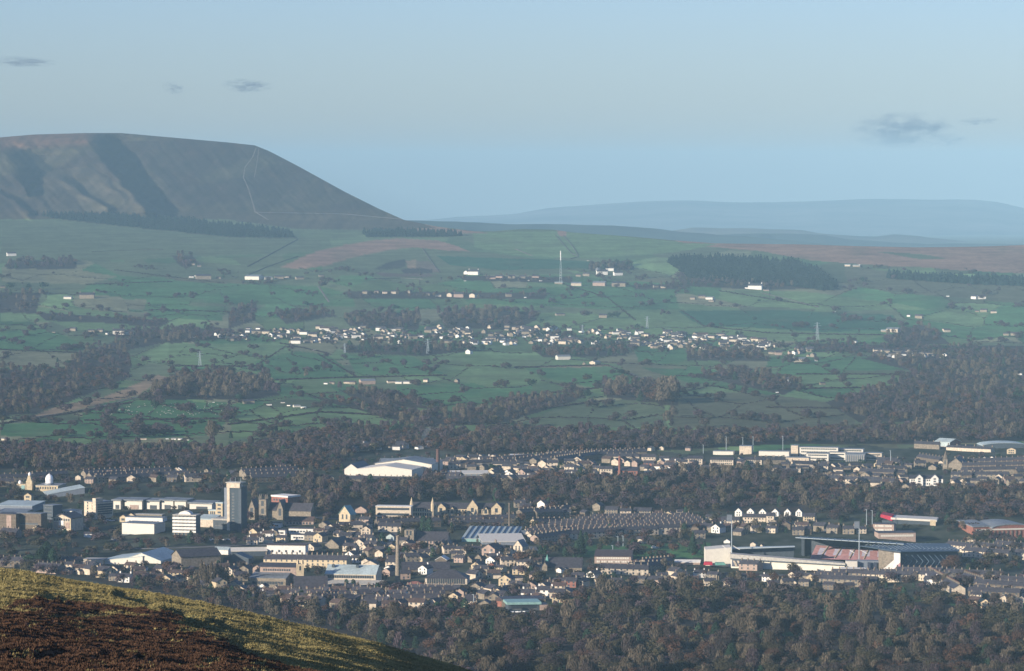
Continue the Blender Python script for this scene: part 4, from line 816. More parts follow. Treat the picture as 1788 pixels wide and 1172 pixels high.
for x in (1515, 1526, 1537): b = MB(); slab(pts(O, (x, 994, 2670), (x+5, 994, 2670), (x+5, 982, 2670), (x, 982, 2670)), 1, Y1, b); link('doorway', b.mesh('doorway', 'card'), o)
# far stand with claret seats
o, O = rt('stadium_stand', 'far stand of the football ground with claret and light blue seats', 'stand', 1480, 972)
def seatp(u, v_):   # u along, v up the rake
    xl = 1414+11*v_; xr = 1536+1*v_; yl = 976-24*v_; yr = 979-19*v_
    x = xl+(xr-xl)*u; y = yl+(yr-yl)*u; D = 2750+34*v_-18*u
    return x, y, D
b = MB(); cols_ = 26
for i in range(cols_):
    u0, u1 = i/cols_, (i+1)/cols_; blk = int(u0*4.6); t = (u0*4.6) % 1
    for j in range(6):
        v0, v1 = j/6, (j+1)/6
        blue = (.32 < t < .78 and j in (2, 3, 4)) or (blk in (1, 3) and t > .6 and j == 5)
        q = [tuple(Vector(W(*seatp(*p)))-O) for p in ((u0, v0), (u1, v0), (u1, v1), (u0, v1))]
        b.poly(q, 1 if blue else 0)
link('seats', b.mesh('seats', 'claret', 'lightblue'), o)
for i in range(5):
    u0 = .13+i*.21; q = [tuple(Vector(W(*seatp(*p)))-O+Vector((0, -.6, .35))) for p in ((u0, .1), (u0+.014, .1), (u0+.066, 1), (u0+.05, 1))]
    b = MB(); slab(q, .3, (0, 0, -1), b); link('stairway', b.mesh('stairway', 'cream'), o)
b = MB(); slab(pts(O, (1405, 978, 2790), (1575, 978, 2768), (1575, 949.5, 2768), (1405, 940, 2790)), 1.5, Y1, b); link('back_wall', b.mesh('back_wall', 'darkclad'), o)
b = MB(); slab(pts(O, (1401, 978, 2784), (1404.8, 978, 2784), (1404.8, 940, 2784), (1401, 940, 2784)), 8, Y1, b); link('end_wall', b.mesh('end_wall', 'darkclad'), o)
b = MB(); slab(pts(O, (1389, 939.6, 2748), (1578, 951.2, 2730), (1578, 950, 2730), (1389, 938.2, 2748)), 1.2, Y1, b); link('roof_edge', b.mesh('roof_edge', 'steel'), o)
b = MB(); slab(pts(O, (1392, 939.2, 2749.5), (1578, 950.8, 2731.5), (1578, 948.6, 2772), (1400, 937.8, 2794)), .5, (0, 0, 1), b); link('roof', b.mesh('roof', 'bluesteel'), o)
for i in range(15):
    x = 1396+i*12; y = 938.8+i*.76; b = MB(); p_ = [Vector(W(x, y, 2747-i*1.2))-O, Vector(W(x+2, y-2.4, 2760-i*1.2))-O]; b.beam(p_[0], p_[1], .22); b.beam(p_[1], Vector(W(x+7, y-.4, 2790-i*1.2))-O, .22); link('truss', b.mesh('truss', 'steel'), o)
# right stand, its gable end and dark strutted flank
o, O = rt('stadium_stand', 'right stand of the football ground with white and claret gable end and dark strutted back', 'stand', 1575, 1000)
b = MB(); slab(pts(O, (1536, 997, 2664), (1572, 999, 2660), (1572, 966, 2660), (1561, 965, 2661), (1536, 961, 2664)), 9, Y1, b); link('end_wall', b.mesh('end_wall', 'stone'), o)
b = MB(); slab(pts(O, (1541, 995, 2659), (1561, 978, 2657.5), (1561, 965.5, 2657.5), (1572, 966.5, 2656), (1572, 982, 2656), (1561, 994, 2657.5), (1543, 996.5, 2659)), 1, Y1, b); link('white_panel', b.mesh('white_panel', 'white'), o)
b = MB(); slab(pts(O, (1556, 999.5, 2655.8), (1572.2, 1000, 2655.2), (1572.2, 983, 2655.2)), 1, Y1, b); link('claret_panel', b.mesh('claret_panel', 'claret'), o)
b = MB(); slab(pts(O, (1541, 1000, 2656.5), (1557, 1000, 2656.5), (1557, 996.5, 2656.5), (1543, 996.7, 2656.5)), 1, Y1, b); link('claret_base', b.mesh('claret_base', 'claret'), o)
b = MB(); slab(pts(O, (1573, 1001, 2664), (1664, 1001, 2690), (1676, 978, 2700), (1672, 962, 2705), (1573, 964, 2668)), 22, Y1, b); link('rear_flank', b.mesh('rear_flank', 'darkclad'), o)
for i in range(9):
    x = 1578+i*10; b = MB(); D = 2661+i*2.7; p0 = Vector(W(x-5, 992, D))-O; p1 = Vector(W(x+4, 980, D))-O; p2 = Vector(W(x-6, 969, D))-O
    b.beam(p0, p1, .4); b.beam(p1, p2, .35); link('strut', b.mesh('strut', 'bluesteel'), o)
b = MB(); slab(pts(O, (1500, 954, 2735), (1573, 964.5, 2664), (1676, 963.5, 2700), (1655, 950, 2760), (1580, 949.5, 2775)), .5, (0, 0, 1), b); link('roof', b.mesh('roof', 'bluesteel'), o)
for j in range(6):
    for i in range(15):
        v_ = j/6; xa = 1512+(1576-1512)*v_+i*((1655-1540)/15); ya = 953.2+10*v_-i*.05; D = 2738-66*v_+i*2.0
        if xa > 1676: continue
        b = MB(); p0 = Vector(W(xa, ya, D))-O+Vector((0, 0, .5)); p1 = Vector(W(xa+4.5, ya-3.6, D+3))-O; p2 = Vector(W(xa+9, ya+.2, D+6))-O
        b.beam(p0, p1, .34, n=4); b.beam(p1, p2, .34, n=4); link('truss', b.mesh('truss', 'steel'), o)
# floodlights
def floodlight(x, y, top, lab, low=True):
    s = S(y); o = thing('floodlight_pylon', lab, 'floodlight', G(x, y)); h = (y-top)/s
    link('mast', MB().beam((0, 0, -2), (0, 0, h), .42, .28, n=8).mesh('mast', 'steel'), o)
    b = MB(); b.box(-3.7, .2, -.4, .2, h-1.5, h+3.6); hd = link('lamp_head', b.mesh('lamp_head', 'greyclad'), o)
    for i in range(4):
        for j in range(4): link('lamp', cm('lampm', lambda: MB().lathe([(.38, 0), (.45, .25)], 8).mesh('lamp', 'greyclad')), hd, (-3.3+i*.95, -.5, h-.9+j*1.3))
    link('cross_arm', MB().beam((-7, 0, h*.46), (-3.8, -.5, h*.40), .3).beam((1, 0, h*.46), (6, 0, h*.38), .3).mesh('cross_arm', 'white'), o)
floodlight(1277.5, 992, 906, 'left floodlight pylon of the football ground with tilted lamp head')
floodlight(1500, 996, 918, 'right floodlight pylon of the football ground before the claret seats')
# ================================================================== terraces
for i in range(9):      # the packed rows left of the stadium
    y = 912+i*3.6
    xa = (1035, 1010, 985, 960, 950, 938, 920, 925, 930)[i]; xb = (1205, 1212, 1222, 1228, 1232, 1236, 1205, 1150, 1080)[i]
    terrace(xa, y+1.5+i*.6, xb, y-1.5+(2-i)*.3, 'cream', h=4.8, r=2.4, d=8, cs=5.0, wins=i > 5, chs=1.1)
for x0, y0, x1, y1, wl in ((936, 922, 983, 921, 'yellow'), (938, 905, 985, 904, 'sooty'), (930, 936, 985, 934, 'cream'), (940, 950, 1008, 941, 'pinkbrick'), (988, 938, 1012, 936, 'yellow'), (912, 905, 990, 900, 'sooty'),
    (150, 836, 215, 832, 'stone'), (160, 840, 240, 836, 'stone'), (220, 834, 300, 830, 'stone'), (170, 844, 262, 841, 'stone'), (240, 839, 330, 836, 'stone'), (60, 840, 120, 836, 'stone'), (0, 850, 24, 850, 'stone'), (0, 843, 60, 842, 'stone'),
    (425, 833, 520, 828, 'stone'), (430, 838, 535, 834, 'stone'), (440, 843, 530, 841, 'sooty'), (324, 842, 372, 839, 'cream'),
    (740, 840, 800, 839, 'sooty'), (745, 845, 850, 846, 'sooty'), (600, 845, 735, 848, 'sooty'), (800, 818, 900, 815, 'cream'), (860, 812, 935, 806, 'sooty'), (905, 815, 975, 805, 'sooty'), (975, 812, 1045, 802, 'sooty'), (940, 806, 1110, 800, 'stone'), (960, 802, 1130, 797, 'stone'),
    (860, 819, 902, 820, 'cream'), (1060, 806, 1116, 806, 'cream'), (660, 922, 770, 920, 'sooty'), (780, 918, 900, 914, 'sooty'), (660, 929, 700, 930, 'cream'), (790, 925, 880, 922, 'sooty'),
    (505, 1048, 560, 1050, 'cream'), (575, 1050, 612, 1052, 'white'), (612, 1044, 662, 1046, 'cream'), (545, 1056, 620, 1058, 'pinkbrick'), (650, 1062, 672, 1063, 'cream'), (673, 1058, 770, 1056, 'sooty'), (712, 1040, 800, 1041, 'sooty'), (672, 1050, 706, 1050, 'white'), (706, 1046, 792, 1043, 'sooty'),
    (1450, 1012, 1575, 1013, 'stone'), (1424, 1016, 1475, 1018, 'cream'), (1500, 1014, 1590, 1016, 'cream'), (1430, 1022, 1530, 1026, 'stone'), (1560, 1008, 1640, 1010, 'stone'), (1600, 1014, 1650, 1018, 'cream'), (1650, 1012, 1745, 1016, 'stone'), (1612, 1010, 1665, 1040, 'cream'), (1675, 1018, 1706, 1028, 'cream'), (1700, 1030, 1788, 1036, 'sooty'), (1745, 1024, 1800, 1028, 'cream'), (1690, 1044, 1780, 1048, 'sooty'),
    (1650, 961, 1694, 966, 'cream'), (1696, 962, 1745, 968, 'yellow'), (1735, 960, 1800, 967, 'cream'), (1710, 973, 1760, 978, 'yellow'), (1760, 975, 1810, 979, 'cream'), (1680, 972, 1720, 975, 'cream'),
    (1596, 783, 1640, 785, 'stone'), (1600, 806, 1640, 812, 'sooty'), (1690, 815, 1788, 812, 'sooty'), (1680, 822, 1788, 820, 'sooty'), (1690, 830, 1788, 828, 'stone'), (1500, 832, 1560, 834, 'sooty'), (1420, 842, 1500, 848, 'cream'), (1385, 818, 1420, 820, 'cream'), (1540, 826, 1584, 828, 'stone'), (1530, 812, 1566, 814, 'cream'), (1505, 846, 1560, 850, 'stone'), (1660, 838, 1760, 838, 'stone'), (1320, 812, 1372, 812, 'stone'),
    (1130, 994, 1175, 990, 'stone'), (1110, 1000, 1170, 998, 'stone'), (1290, 996, 1322, 997, 'pinkbrick'), (0, 990, 60, 991, 'sooty'), (60, 1000, 100, 1003, 'pinkbrick'), (110, 990, 145, 990, 'pinkbrick'), (0, 938, 28, 940, 'pinkbrick')):
    terrace(x0, y0, x1, y1, wl, h=4.8, r=2.5, d=8, cs=5.2, chs=1.1)
terrace(1652, 786, 1730, 790, 'cream', h=3., r=1.8, cs=9, wins=False)
# ================================================================== small houses
E = addh
for x, y, w0, wl, k in ((20, 447, 16, 'white', 'farm'), (334, 485, 8, 'white', 'farm'), (342, 483, 5, 'white', 'house_s'), (355, 487, 26, 'stone', 'barn'), (338, 463, 6, 'stone', 'house_s'), (348, 466, 6, 'stone', 'house_s'), (382, 487, 8, 'stone', 'farm'),
    (444, 488, 28, 'whiteclad', 'barn'), (468, 488, 14, 'whiteclad', 'barn'), (487, 487, 16, 'stone', 'barn'), (502, 486, 9, 'cream', 'farm'), (523, 488, 14, 'stone', 'barn'), (561, 483, 9, 'stone', 'barn'),
    (119, 522, 14, 'whiteclad', 'barn'), (152, 521, 26, 'stone', 'farm'), (128, 578, 13, 'stone', 'farm'), (160, 581, 12, 'stone', 'farm'), (175, 580, 12, 'stone', 'farm'), (207, 584, 20, 'whiteclad', 'farm'), (225, 584, 16, 'whiteclad', 'farm'), (94, 581, 6, 'stone', 'shed'), (187, 584, 4, 'white', 'house_f'),
    (5, 503, 8, 'stone', 'farm'), (337, 589, 9, 'white', 'house_f'), (815, 479, 8, 'white', 'house_f'), (827, 480, 18, 'white', 'farm'), (857, 487, 16, 'pinkbrick', 'bungalow_s'), (872, 485, 14, 'pinkbrick', 'bungalow_s'), (893, 486, 12, 'stone', 'farm'), (912, 486, 10, 'stone', 'farm'), (935, 485, 12, 'pinkbrick', 'bungalow_s'), (812, 491, 4, 'white', 'shed'), (944, 491, 5, 'white', 'shed'), (923, 490, 3, 'white', 'shed'),
    (1051, 480, 19, 'white', 'farm'), (1079, 481, 16, 'white', 'farm'), (1044, 473, 7, 'white', 'house_f'), (1065, 473, 14, 'white', 'farm'), (1010, 483, 9, 'stone', 'farm'), (1024, 482, 12, 'stone', 'farm'), (1006, 499, 18, 'cream', 'barn'), (1047, 499, 22, 'pinkbrick', 'barn'), (1081, 500, 24, 'stone', 'barn'), (1092, 462, 5, 'white', 'house_f'), (1027, 456, 4, 'stone', 'shed'), (976, 496, 14, 'stone', 'shed'),
    (1145, 502, 9, 'stone', 'farm'), (1158, 503, 8, 'cream', 'farm'), (1319, 505, 24, 'white', 'farm'), (1305, 504, 8, 'white', 'shed'), (1338, 508, 9, 'pinkbrick', 'shed'), (1210, 523, 10, 'stone', 'farm'), (1226, 521, 12, 'stone', 'farm'), (1240, 523, 14, 'whiteclad', 'barn'), (1243, 527, 10, 'stone', 'barn'),
    (1497, 466, 14, 'stone', 'shed'), (1480, 465, 10, 'cream', 'shed'), (1501, 466, 5, 'white', 'house_f'), (1511, 489, 3, 'white', 'shed'), (1702, 522, 9, 'white', 'house_f'), (1714, 522, 14, 'white', 'farm'), (1655, 518, 5, 'white', 'shed'), (1706, 545, 7, 'stone', 'farm'), (1718, 545, 12, 'stone', 'farm'), (1735, 547, 10, 'cream', 'farm'),
    (1560, 580, 22, 'cream', 'barn'), (1545, 580, 12, 'stone', 'shed'), (1587, 553, 5, 'white', 'house_f'), (1605, 556, 14, 'stone', 'farm'), (1653, 580, 12, 'cream', 'farm'), (1648, 577, 4, 'cream', 'house_f'), (1757, 586, 10, 'stone', 'farm'), (1771, 586, 12, 'stone', 'farm'), (1457, 545, 4, 'white', 'shed'), (1494, 599, 5, 'white', 'house_f'),
    (1396, 632, 22, 'cream', 'barn'), (1425, 631, 5, 'white', 'house_f'), (983, 628, 23, 'whiteclad', 'barn'), (1039, 636, 12, 'cream', 'barn_f'), (1020, 637, 5, 'stone', 'house_f'), (819, 618, 9, 'white', 'house_f'), (548, 612, 5, 'white', 'shed'), (934, 612, 10, 'stone', 'farm'), (952, 612, 10, 'stone', 'farm'), (964, 610, 7, 'stone', 'house_f'), (1780, 655, 9, 'white', 'farm'),
    (569, 671, 7, 'white', 'farm'), (580, 671, 10, 'stone', 'farm'), (605, 670, 10, 'cream', 'farm'), (616, 671, 12, 'stone', 'farm'), (641, 671, 26, 'pinkbrick', 'barn'), (697, 670, 12, 'whiteclad', 'barn'), (712, 670, 14, 'whiteclad', 'barn'), (683, 669, 14, 'cream', 'shed'), (744, 667, 7, 'cream', 'house_f'), (798, 668, 7, 'stone', 'house_f'),
    (675, 554, 7, 'white', 'house_f'), (684, 555, 10, 'stone', 'farm'), (692, 554, 6, 'stone', 'house_f'), (978, 551, 16, 'stone', 'shed'), (1053, 555, 14, 'stone', 'farm'), (638, 513, 9, 'stone', 'house_s'), (658, 512, 8, 'stone', 'house_s'), (672, 513, 8, 'cream', 'house_s'), (687, 513, 9, 'cream', 'house_s'), (716, 512, 6, 'stone', 'house_f'), (746, 516, 10, 'stone', 'farm'), (765, 518, 10, 'cream', 'farm'), (786, 518, 9, 'cream', 'house_f'), (801, 519, 17, 'pinkbrick', 'farm'), (828, 519, 12, 'cream', 'house_f'), (888, 518, 10, 'stone', 'house_s'), (917, 520, 4, 'white', 'shed'),
    (1377, 668, 10, 'white', 'house_f'), (1357, 686, 5, 'white', 'shed'), (1436, 672, 10, 'stone', 'farm'), (1290, 660, 9, 'stone', 'house_s'), (1303, 657, 7, 'white', 'house_f'), (1256, 659, 6, 'stone', 'house_f'), (1109, 673, 7, 'cream', 'house_f'), (1126, 668, 6, 'cream', 'shed'), (1513, 724, 4, 'white', 'shed'), (8, 769, 12, 'cream', 'barn'), (303, 768, 9, 'white', 'barn'), (315, 768, 8, 'white', 'barn'), (292, 767, 5, 'white', 'shed'), (250, 768, 11, 'cream', 'shed'), (328, 769, 5, 'white', 'shed'), (373, 703, 4, 'white', 'shed'), (470, 708, 9, 'white', 'shed'), (677, 723, 6, 'white', 'shed'), (434, 705, 20, 'stone', 'barn'), (518, 711, 12, 'whiteclad', 'barn'), (530, 713, 9, 'whiteclad', 'shed'), (560, 709, 7, 'whiteclad', 'shed'), (494, 704, 7, 'whiteclad', 'shed'), (505, 709, 7, 'white', 'shed'), (420, 790, 5, 'pinkbrick', 'house_f'), (308, 784, 5, 'stone', 'house_f'),
    # near town, one by one
    (426, 1048, 18, 'white', 'house_f'), (483, 1036, 16, 'cream', 'house_f'), (461, 1030, 13, 'white', 'house_f'), (885, 1022, 22, 'yellow', 'house_f'), (828, 1012, 19, 'cream', 'house_f'), (743, 1002, 18, 'white', 'house_f'), (873, 1043, 19, 'yellow', 'house_f'), (843, 1036, 15, 'cream', 'house_f'), (925, 1046, 26, 'white', 'house_s'), (960, 1040, 13, 'sooty', 'house_f'), (978, 1000, 10, 'white', 'house_f'), (988, 999, 9, 'white', 'house_f'), (936, 1012, 16, 'pinkbrick', 'house_f'), (868, 1010, 14, 'cream', 'house_s'), (905, 1015, 14, 'cream', 'house_s'),
    (696, 1034, 14, 'cream', 'house_f'), (640, 987, 14, 'cream', 'house_f'), (632, 958, 20, 'cream', 'house_f'), (860, 972, 26, 'pinkbrick', 'house_f'), (183, 1008, 22, 'yellow', 'house_f'), (292, 1020, 19, 'yellow', 'house_f'), (262, 1015, 16, 'cream', 'house_f'), (245, 1012, 14, 'cream', 'bungalow_s'), (335, 1012, 12, 'cream', 'house_f'), (345, 1013, 12, 'cream', 'house_f'), (375, 1015, 10, 'yellow', 'house_f'), (118, 1003, 14, 'pinkbrick', 'house_f'), (140, 1003, 10, 'cream', 'house_f'), (66, 928, 12, 'yellow', 'house_f'), (154, 938, 14, 'white', 'house_s'),
    (1253, 1012, 14, 'stone', 'house_f'), (1295, 1014, 20, 'cream', 'house_s'), (1352, 1010, 13, 'cream', 'house_s'), (1372, 1016, 13, 'stone', 'bungalow_f'), (1400, 1012, 16, 'white', 'house_f'), (1416, 1014, 14, 'yellow', 'house_f'), (1385, 1020, 13, 'cream', 'bungalow_f'), (1705, 1046, 19, 'cream', 'house_s'), (1768, 1024, 14, 'cream', 'house_f'), (1316, 955, 10, 'cream', 'house_f'), (1331, 955, 5, 'cream', 'house_f'), (1270, 948, 11, 'white', 'bungalow_f'), (1144, 957, 10, 'white', 'bungalow_f'), (1104, 956, 10, 'white', 'house_s'), (1120, 948, 16, 'cream', 'house_s'), (1355, 918, 13, 'stone', 'house_f'), (1380, 914, 15, 'cream', 'bungalow_f'), (1240, 909, 12, 'cream', 'house_f'), (1695, 945, 12, 'cream', 'house_f'), (1440, 928, 8, 'white', 'house_f'), (1452, 924, 14, 'pinkbrick', 'house_s'), (1434, 925, 5, 'pinkbrick', 'house_f'),
    (917, 834, 17, 'pinkbrick', 'house_f'), (955, 829, 13, 'cream', 'house_f'), (1010, 812, 17, 'cream', 'house_f'), (1000, 818, 12, 'cream', 'house_s'), (983, 837, 9, 'cream', 'house_s'), (890, 832, 14, 'white', 'house_f'), (926, 842, 14, 'stone', 'house_f'), (893, 843, 16, 'stone', 'house_f'), (1155, 812, 12, 'yellow', 'house_f'), (1188, 809, 11, 'yellow', 'house_f'), (1198, 806, 8, 'cream', 'house_f'), (1210, 811, 9, 'pinkbrick', 'house_f'), (1226, 810, 8, 'pinkbrick', 'house_f'), (1296, 813, 13, 'pinkbrick', 'house_f'), (1276, 810, 12, 'pinkbrick', 'house_f'), (1310, 808, 10, 'pinkbrick', 'house_f'), (1322, 809, 11, 'pinkbrick', 'house_f'), (1163, 826, 12, 'yellow', 'house_f'), (1084, 782, 6, 'cream', 'house_f'), (1118, 786, 8, 'cream', 'house_f'), (1137, 787, 9, 'cream', 'house_f'), (1156, 786, 8, 'cream', 'house_f'), (1065, 786, 16, 'stone', 'house_s'), (1078, 785, 12, 'cream', 'house_s'), (1202, 787, 8, 'pinkbrick', 'house_f'), (1094, 781, 7, 'white', 'house_f'), (1105, 780, 7, 'white', 'house_f'),
    (1400, 822, 26, 'stone', 'barn'), (1532, 815, 9, 'yellow', 'house_f'), (1645, 812, 9, 'cream', 'house_f'), (1633, 806, 8, 'cream', 'house_f'), (1675, 812, 18, 'pinkbrick', 'house_s'), (1721, 804, 7, 'white', 'house_f'), (1733, 803, 7, 'white', 'house_f'), (1705, 832, 9, 'cream', 'house_f'), (690, 835, 10, 'cream', 'shed'), (778, 812, 20, 'pinkbrick', 'farm'), (810, 810, 15, 'yellow', 'house_f'), (850, 808, 12, 'yellow', 'house_s'), (778, 825, 12, 'white', 'farm'), (312, 828, 14, 'cream', 'house_f'), (362, 825, 8, 'stone', 'house_f'), (413, 828, 9, 'cream', 'house_f'), (534, 836, 9, 'cream', 'house_f'), (576, 840, 10, 'cream', 'house_f'), (138, 838, 10, 'cream', 'house_f')):
    E(x, y, k, wl, 'greyroof' if k.startswith('barn') and wl != 'stone' else ('paleroof' if k == 'shed' and rng.random() < .4 else 'slate'), wpx=w0)
mixw = dict(cream=5, yellow=2, white=2, stone=3, pinkbrick=1.2, brick=.5)
drk = dict(stone=4, cream=2.5, sooty=2, white=.8, pinkbrick=.6)
scatter_houses([(785,806),(870,802),(960,812),(1150,804),(1330,806),(1330,820),(1250,826),(1160,834),(1000,841),(880,846),(790,838)], 105, mixw, sep=(13, 3.5))
scatter_houses([(1340,808),(1560,812),(1640,818),(1788,812),(1800,858),(1560,862),(1450,850),(1340,822)], 88, drk, sep=(13, 3.8))
scatter_houses([(150,838),(300,826),(410,832),(400,846),(300,848),(160,850)], 14, drk, sep=(14, 4))
scatter_houses([(440,935),(640,915),(650,960),(560,975),(440,960)], 30, mixw, sep=(14, 4.5))
scatter_houses([(600,960),(700,950),(760,965),(900,965),(940,985),(900,1010),(700,1012),(600,985)], 50, mixw, sep=(14, 4.5))
scatter_houses([(400,1030),(520,1036),(700,1036),(850,1030),(1000,1020),(980,1056),(700,1066),(520,1062),(420,1052)], 70, mixw, sep=(15, 4.5), brown=.35)
scatter_houses([(110,992),(460,1000),(470,1020),(380,1032),(240,1020),(120,1004)], 34, mixw, sep=(14, 5), brown=.3)
scatter_houses([(1180,1006),(1480,1012),(1500,1030),(1300,1030),(1200,1020)], 20, drk, sep=(18, 6), sc=(.62, .85))
scatter_houses([(1010,1006),(1180,1004),(1190,1022),(1010,1028)], 10, drk, sep=(18, 6))
scatter_houses([(1180,925),(1400,922),(1400,950),(1230,950)], 14, drk, sep=(17, 6)); scatter_houses([(900,885),(1060,890),(1200,895),(1200,905),(920,902)], 12, drk, sep=(16, 5))
scatter_houses([(1620,1020),(1790,1035),(1790,1062),(1690,1064)], 12, mixw, sep=(17, 6)); scatter_houses([(1390,925),(1520,930),(1520,945),(1400,936)], 8, drk, sep=(17, 6))
scatter_houses([(630,778),(760,774),(765,784),(600,788)], 26, dict(white=3, cream=3, pinkbrick=2), sep=(6, 1.8), sc=(.7, .95)); scatter_houses([(565,786),(640,785),(640,789),(560,790)], 7, dict(pinkbrick=2, cream=2), sep=(7, 2), sc=(.7, .9))
vill = [(360,588),(410,582),(500,580),(600,578),(700,579),(800,577),(900,577),(1000,581),(1100,584),(1200,590),(1300,596),(1400,603),(1480,609),(1560,608),(1640,610),(1740,612),(1740,622),(1560,618),(1480,619),(1400,617),(1300,610),(1200,606),(1100,600),(1000,597),(900,597),(800,595),(700,594),(600,592),(500,594),(420,594)]
scatter_houses([(p[0], p[1]-5) for p in vill[:11]]+[(p[0], p[1]+7) for p in vill[11:]], 560, dict(white=5, cream=4, stone=6, pinkbrick=.7), clump=-.25, sep=(4.5, 1.3), sc=(.6, 1.0), brown=.1, kinds=('house_f', 'house_s', 'farm', 'bungalow_f', 'house_f'))
HOUSES.sort(key=lambda h: -h[0])
for h in HOUSES[:300]: house_obj(*h)
bms = ['cream', 'white', 'stone', 'sooty', 'brick', 'pinkbrick', 'yellow', 'whiteclad', 'slate', 'brownroof', 'greyroof', 'paleroof']
b = MB(); ox = Vector(G(900, 590))
for px, x, y, kind, wall, rm_, a, sc_ in HOUSES[300:]:
    w_, d_, h, r, rk = HK[kind]; p = Vector(G(x, y))-ox; ca_, sa_ = math.cos(-math.radians(a)), math.sin(-math.radians(a))
    for mb, mm in ((solid(w_, d_, h, r, rk, -3), wall), (roofb(w_, d_, h, r, rk, .4, .25), rm_)):
        k = len(b.v)
        for v0, v1, v2 in mb.v:
            v0 = (v0-w_/2)*sc_; v1 = (v1-d_/2)*sc_; b.v.append((p.x+v0*ca_-v1*sa_, p.y+v0*sa_+v1*ca_, p.z+v2*min(sc_, 1.12)))
        b.f += [tuple(q+k for q in f) for f in mb.f]; b.m += [bms.index(mm)]*len(mb.f)
me = b.mesh('village_houses', *bms); o = setting('village_houses', me, 'stuff', 'smallest distant houses of the white village and far streets'); o.location = ox; o['category'] = 'houses'
# ================================================================== masts, pylons, cars, smoke
x, y = 979, 496; s = S(y); o = thing('radio_mast', 'tall pale lattice mast with white dishes on the hillside', 'mast', G(x, y)); H_ = (496-438)/s
b = MB()
for k in range(4):
    t = math.pi/4+k*math.pi/2; c, q = math.cos(t), math.sin(t); b.beam((4*c, 4*q, -1), (.7*c, .7*q, H_*.97), .3, .22, 4)
for i in range(12):
    z = H_*.97*i/12; r_ = 4-3.3*i/12; z2 = H_*.97*(i+1)/12; r2 = 4-3.3*(i+1)/12
    for k in range(4):
        t = math.pi/4+k*math.pi/2; t2 = t+math.pi/2; b.beam((r_*math.cos(t), r_*math.sin(t), z), (r2*math.cos(t2), r2*math.sin(t2), z2), .15, .15, 3)
link('lattice', b.mesh('lattice', 'steel'), o); link('aerial', MB().beam((0, 0, H_*.72), (0, 0, H_), 1.4, 1.0, 8).mesh('aerial', 'white'), o)
for z in (.25, .33, .18): link('dish', MB().lathe([(.2, 0), (1.6, .5), (1.5, .9)], 10).mesh('dish', 'white'), o, (-2+z*8, -2.2, H_*z))
for x, y, top in ((349, 640, 613), (747, 618, 592), (1130, 574, 552), (1427, 594, 563), (602, 616, 600), (1017, 584, 567)):
    s = S(y); H_ = (y-top)/s; o = thing('electricity_pylon', None, 'pylon', G(x, y), .35, 'electricity pylons crossing the fields'); reg(o, 'grey lattice electricity pylon', x, y)
    b = MB(); bw = H_*.12
    for k in range(4):
        t = math.pi/4+k*math.pi/2; b.beam((bw*math.cos(t), bw*math.sin(t), -1), (.5*math.cos(t), .5*math.sin(t), H_), .28, .15, 4)
    for i in range(6):
        for k in range(4):
            t = math.pi/4+k*math.pi/2; t2 = t+math.pi/2; r_ = bw+(.5-bw)*i/6; r2 = bw+(.5-bw)*(i+1)/6
            b.beam((r_*math.cos(t), r_*math.sin(t), H_*i/6), (r2*math.cos(t2), r2*math.sin(t2), H_*(i+1)/6), .12, .12, 3)
    link('tower', b.mesh('tower', 'steel'), o)
    for z, w0 in ((.66, .2), (.8, .25), (.93, .17)): link('cross_arm', MB().beam((-H_*w0, 0, H_*z), (H_*w0, 0, H_*z), .2, .2, 4).beam((-H_*w0, 0, H_*z), (0, 0, H_*(z+.06)), .12, .12, 3).beam((H_*w0, 0, H_*z), (0, 0, H_*(z+.06)), .12, .12, 3).mesh('cross_arm', 'steel'), o)
def pole(x, y, top, lab, r_=.16, m='steel'):
    s = S(y); h = (y-top)/s; o = thing('lamp_post', lab, 'lamp post', G(x, y)); link('post', MB().beam((0, 0, -1), (0, 0, h), r_*1.4, r_, n=6).mesh('post', m), o); link('lamp_head', MB().box(-1.2, .2, -.15, .15, h-.05, h+.25).mesh('lamp_head', m), o)
for x, y, t_, l_ in ((1079, 954, 937, 'left of two tall posts before the packed terraces'), (1088, 954, 936, 'right of two tall posts before the packed terraces'), (1070, 972, 953, 'thin lamp post over the green bank left of the stadium'), (1268, 790, 762, 'thin lamp post at the far estate, leftmost of three'), (1297, 786, 764, 'thin lamp post by the cream college box, middle of three'), (1315, 786, 763, 'thin lamp post by the cream college box, rightmost of three'),
    (1228, 792, 777, 'thick pale pole in the far estate'), (1367, 790, 762, 'tall thin post left of the college'), (827, 1068, 1038, 'pale tree-trunk-like pole at the lower wood edge'), (1513, 917, 890, 'left thin post behind the stadium roof'), (1523, 921, 892, 'right thin post behind the stadium roof'), (1555, 815, 787, 'lamp post right of the glass college hall')): pole(x, y, t_, l_, .22)
def carp():
    b = MB(); b.extr([(-2.1, .35), (2.1, .35), (2.1, .8), (1.4, .92), (-1.9, .95), (-2.1, .8)], -.85, .85, 'x'); body = b.mesh('body', 'carw'); b2 = MB(); b2.extr([(-1.7, .95), (.9, .95), (.4, 1.42), (-1.3, 1.42)], -.75, .75, 'x'); cabin = b2.mesh('cabin', 'glass')
    w_ = MB(); w_.beam((-.12, 0, 0), (.12, 0, 0), .32, n=10); wh = w_.mesh('wheel', 'tyre'); return body, cabin, wh
cb, cc, cwh = carp(); cb2 = cb.copy(); cb2.name = 'body_dark'; cb2.materials.clear(); cb2.materials.append(M['card'])
carn = [(360+i*4.2, 943+.4*(i % 3)) for i in range(14)]+[(895+i*3.4, 1069.5) for i in range(12)]+[(187+i*4.5, 909+.6*(i % 3)) for i in range(7)]+[(1690+i*6, 953) for i in range(8)]+[(1665+i*5, 1050+i) for i in range(4)]+[(690+i*3.6, 972.5) for i in range(12)]+[(520+i*4, 890) for i in range(8)]
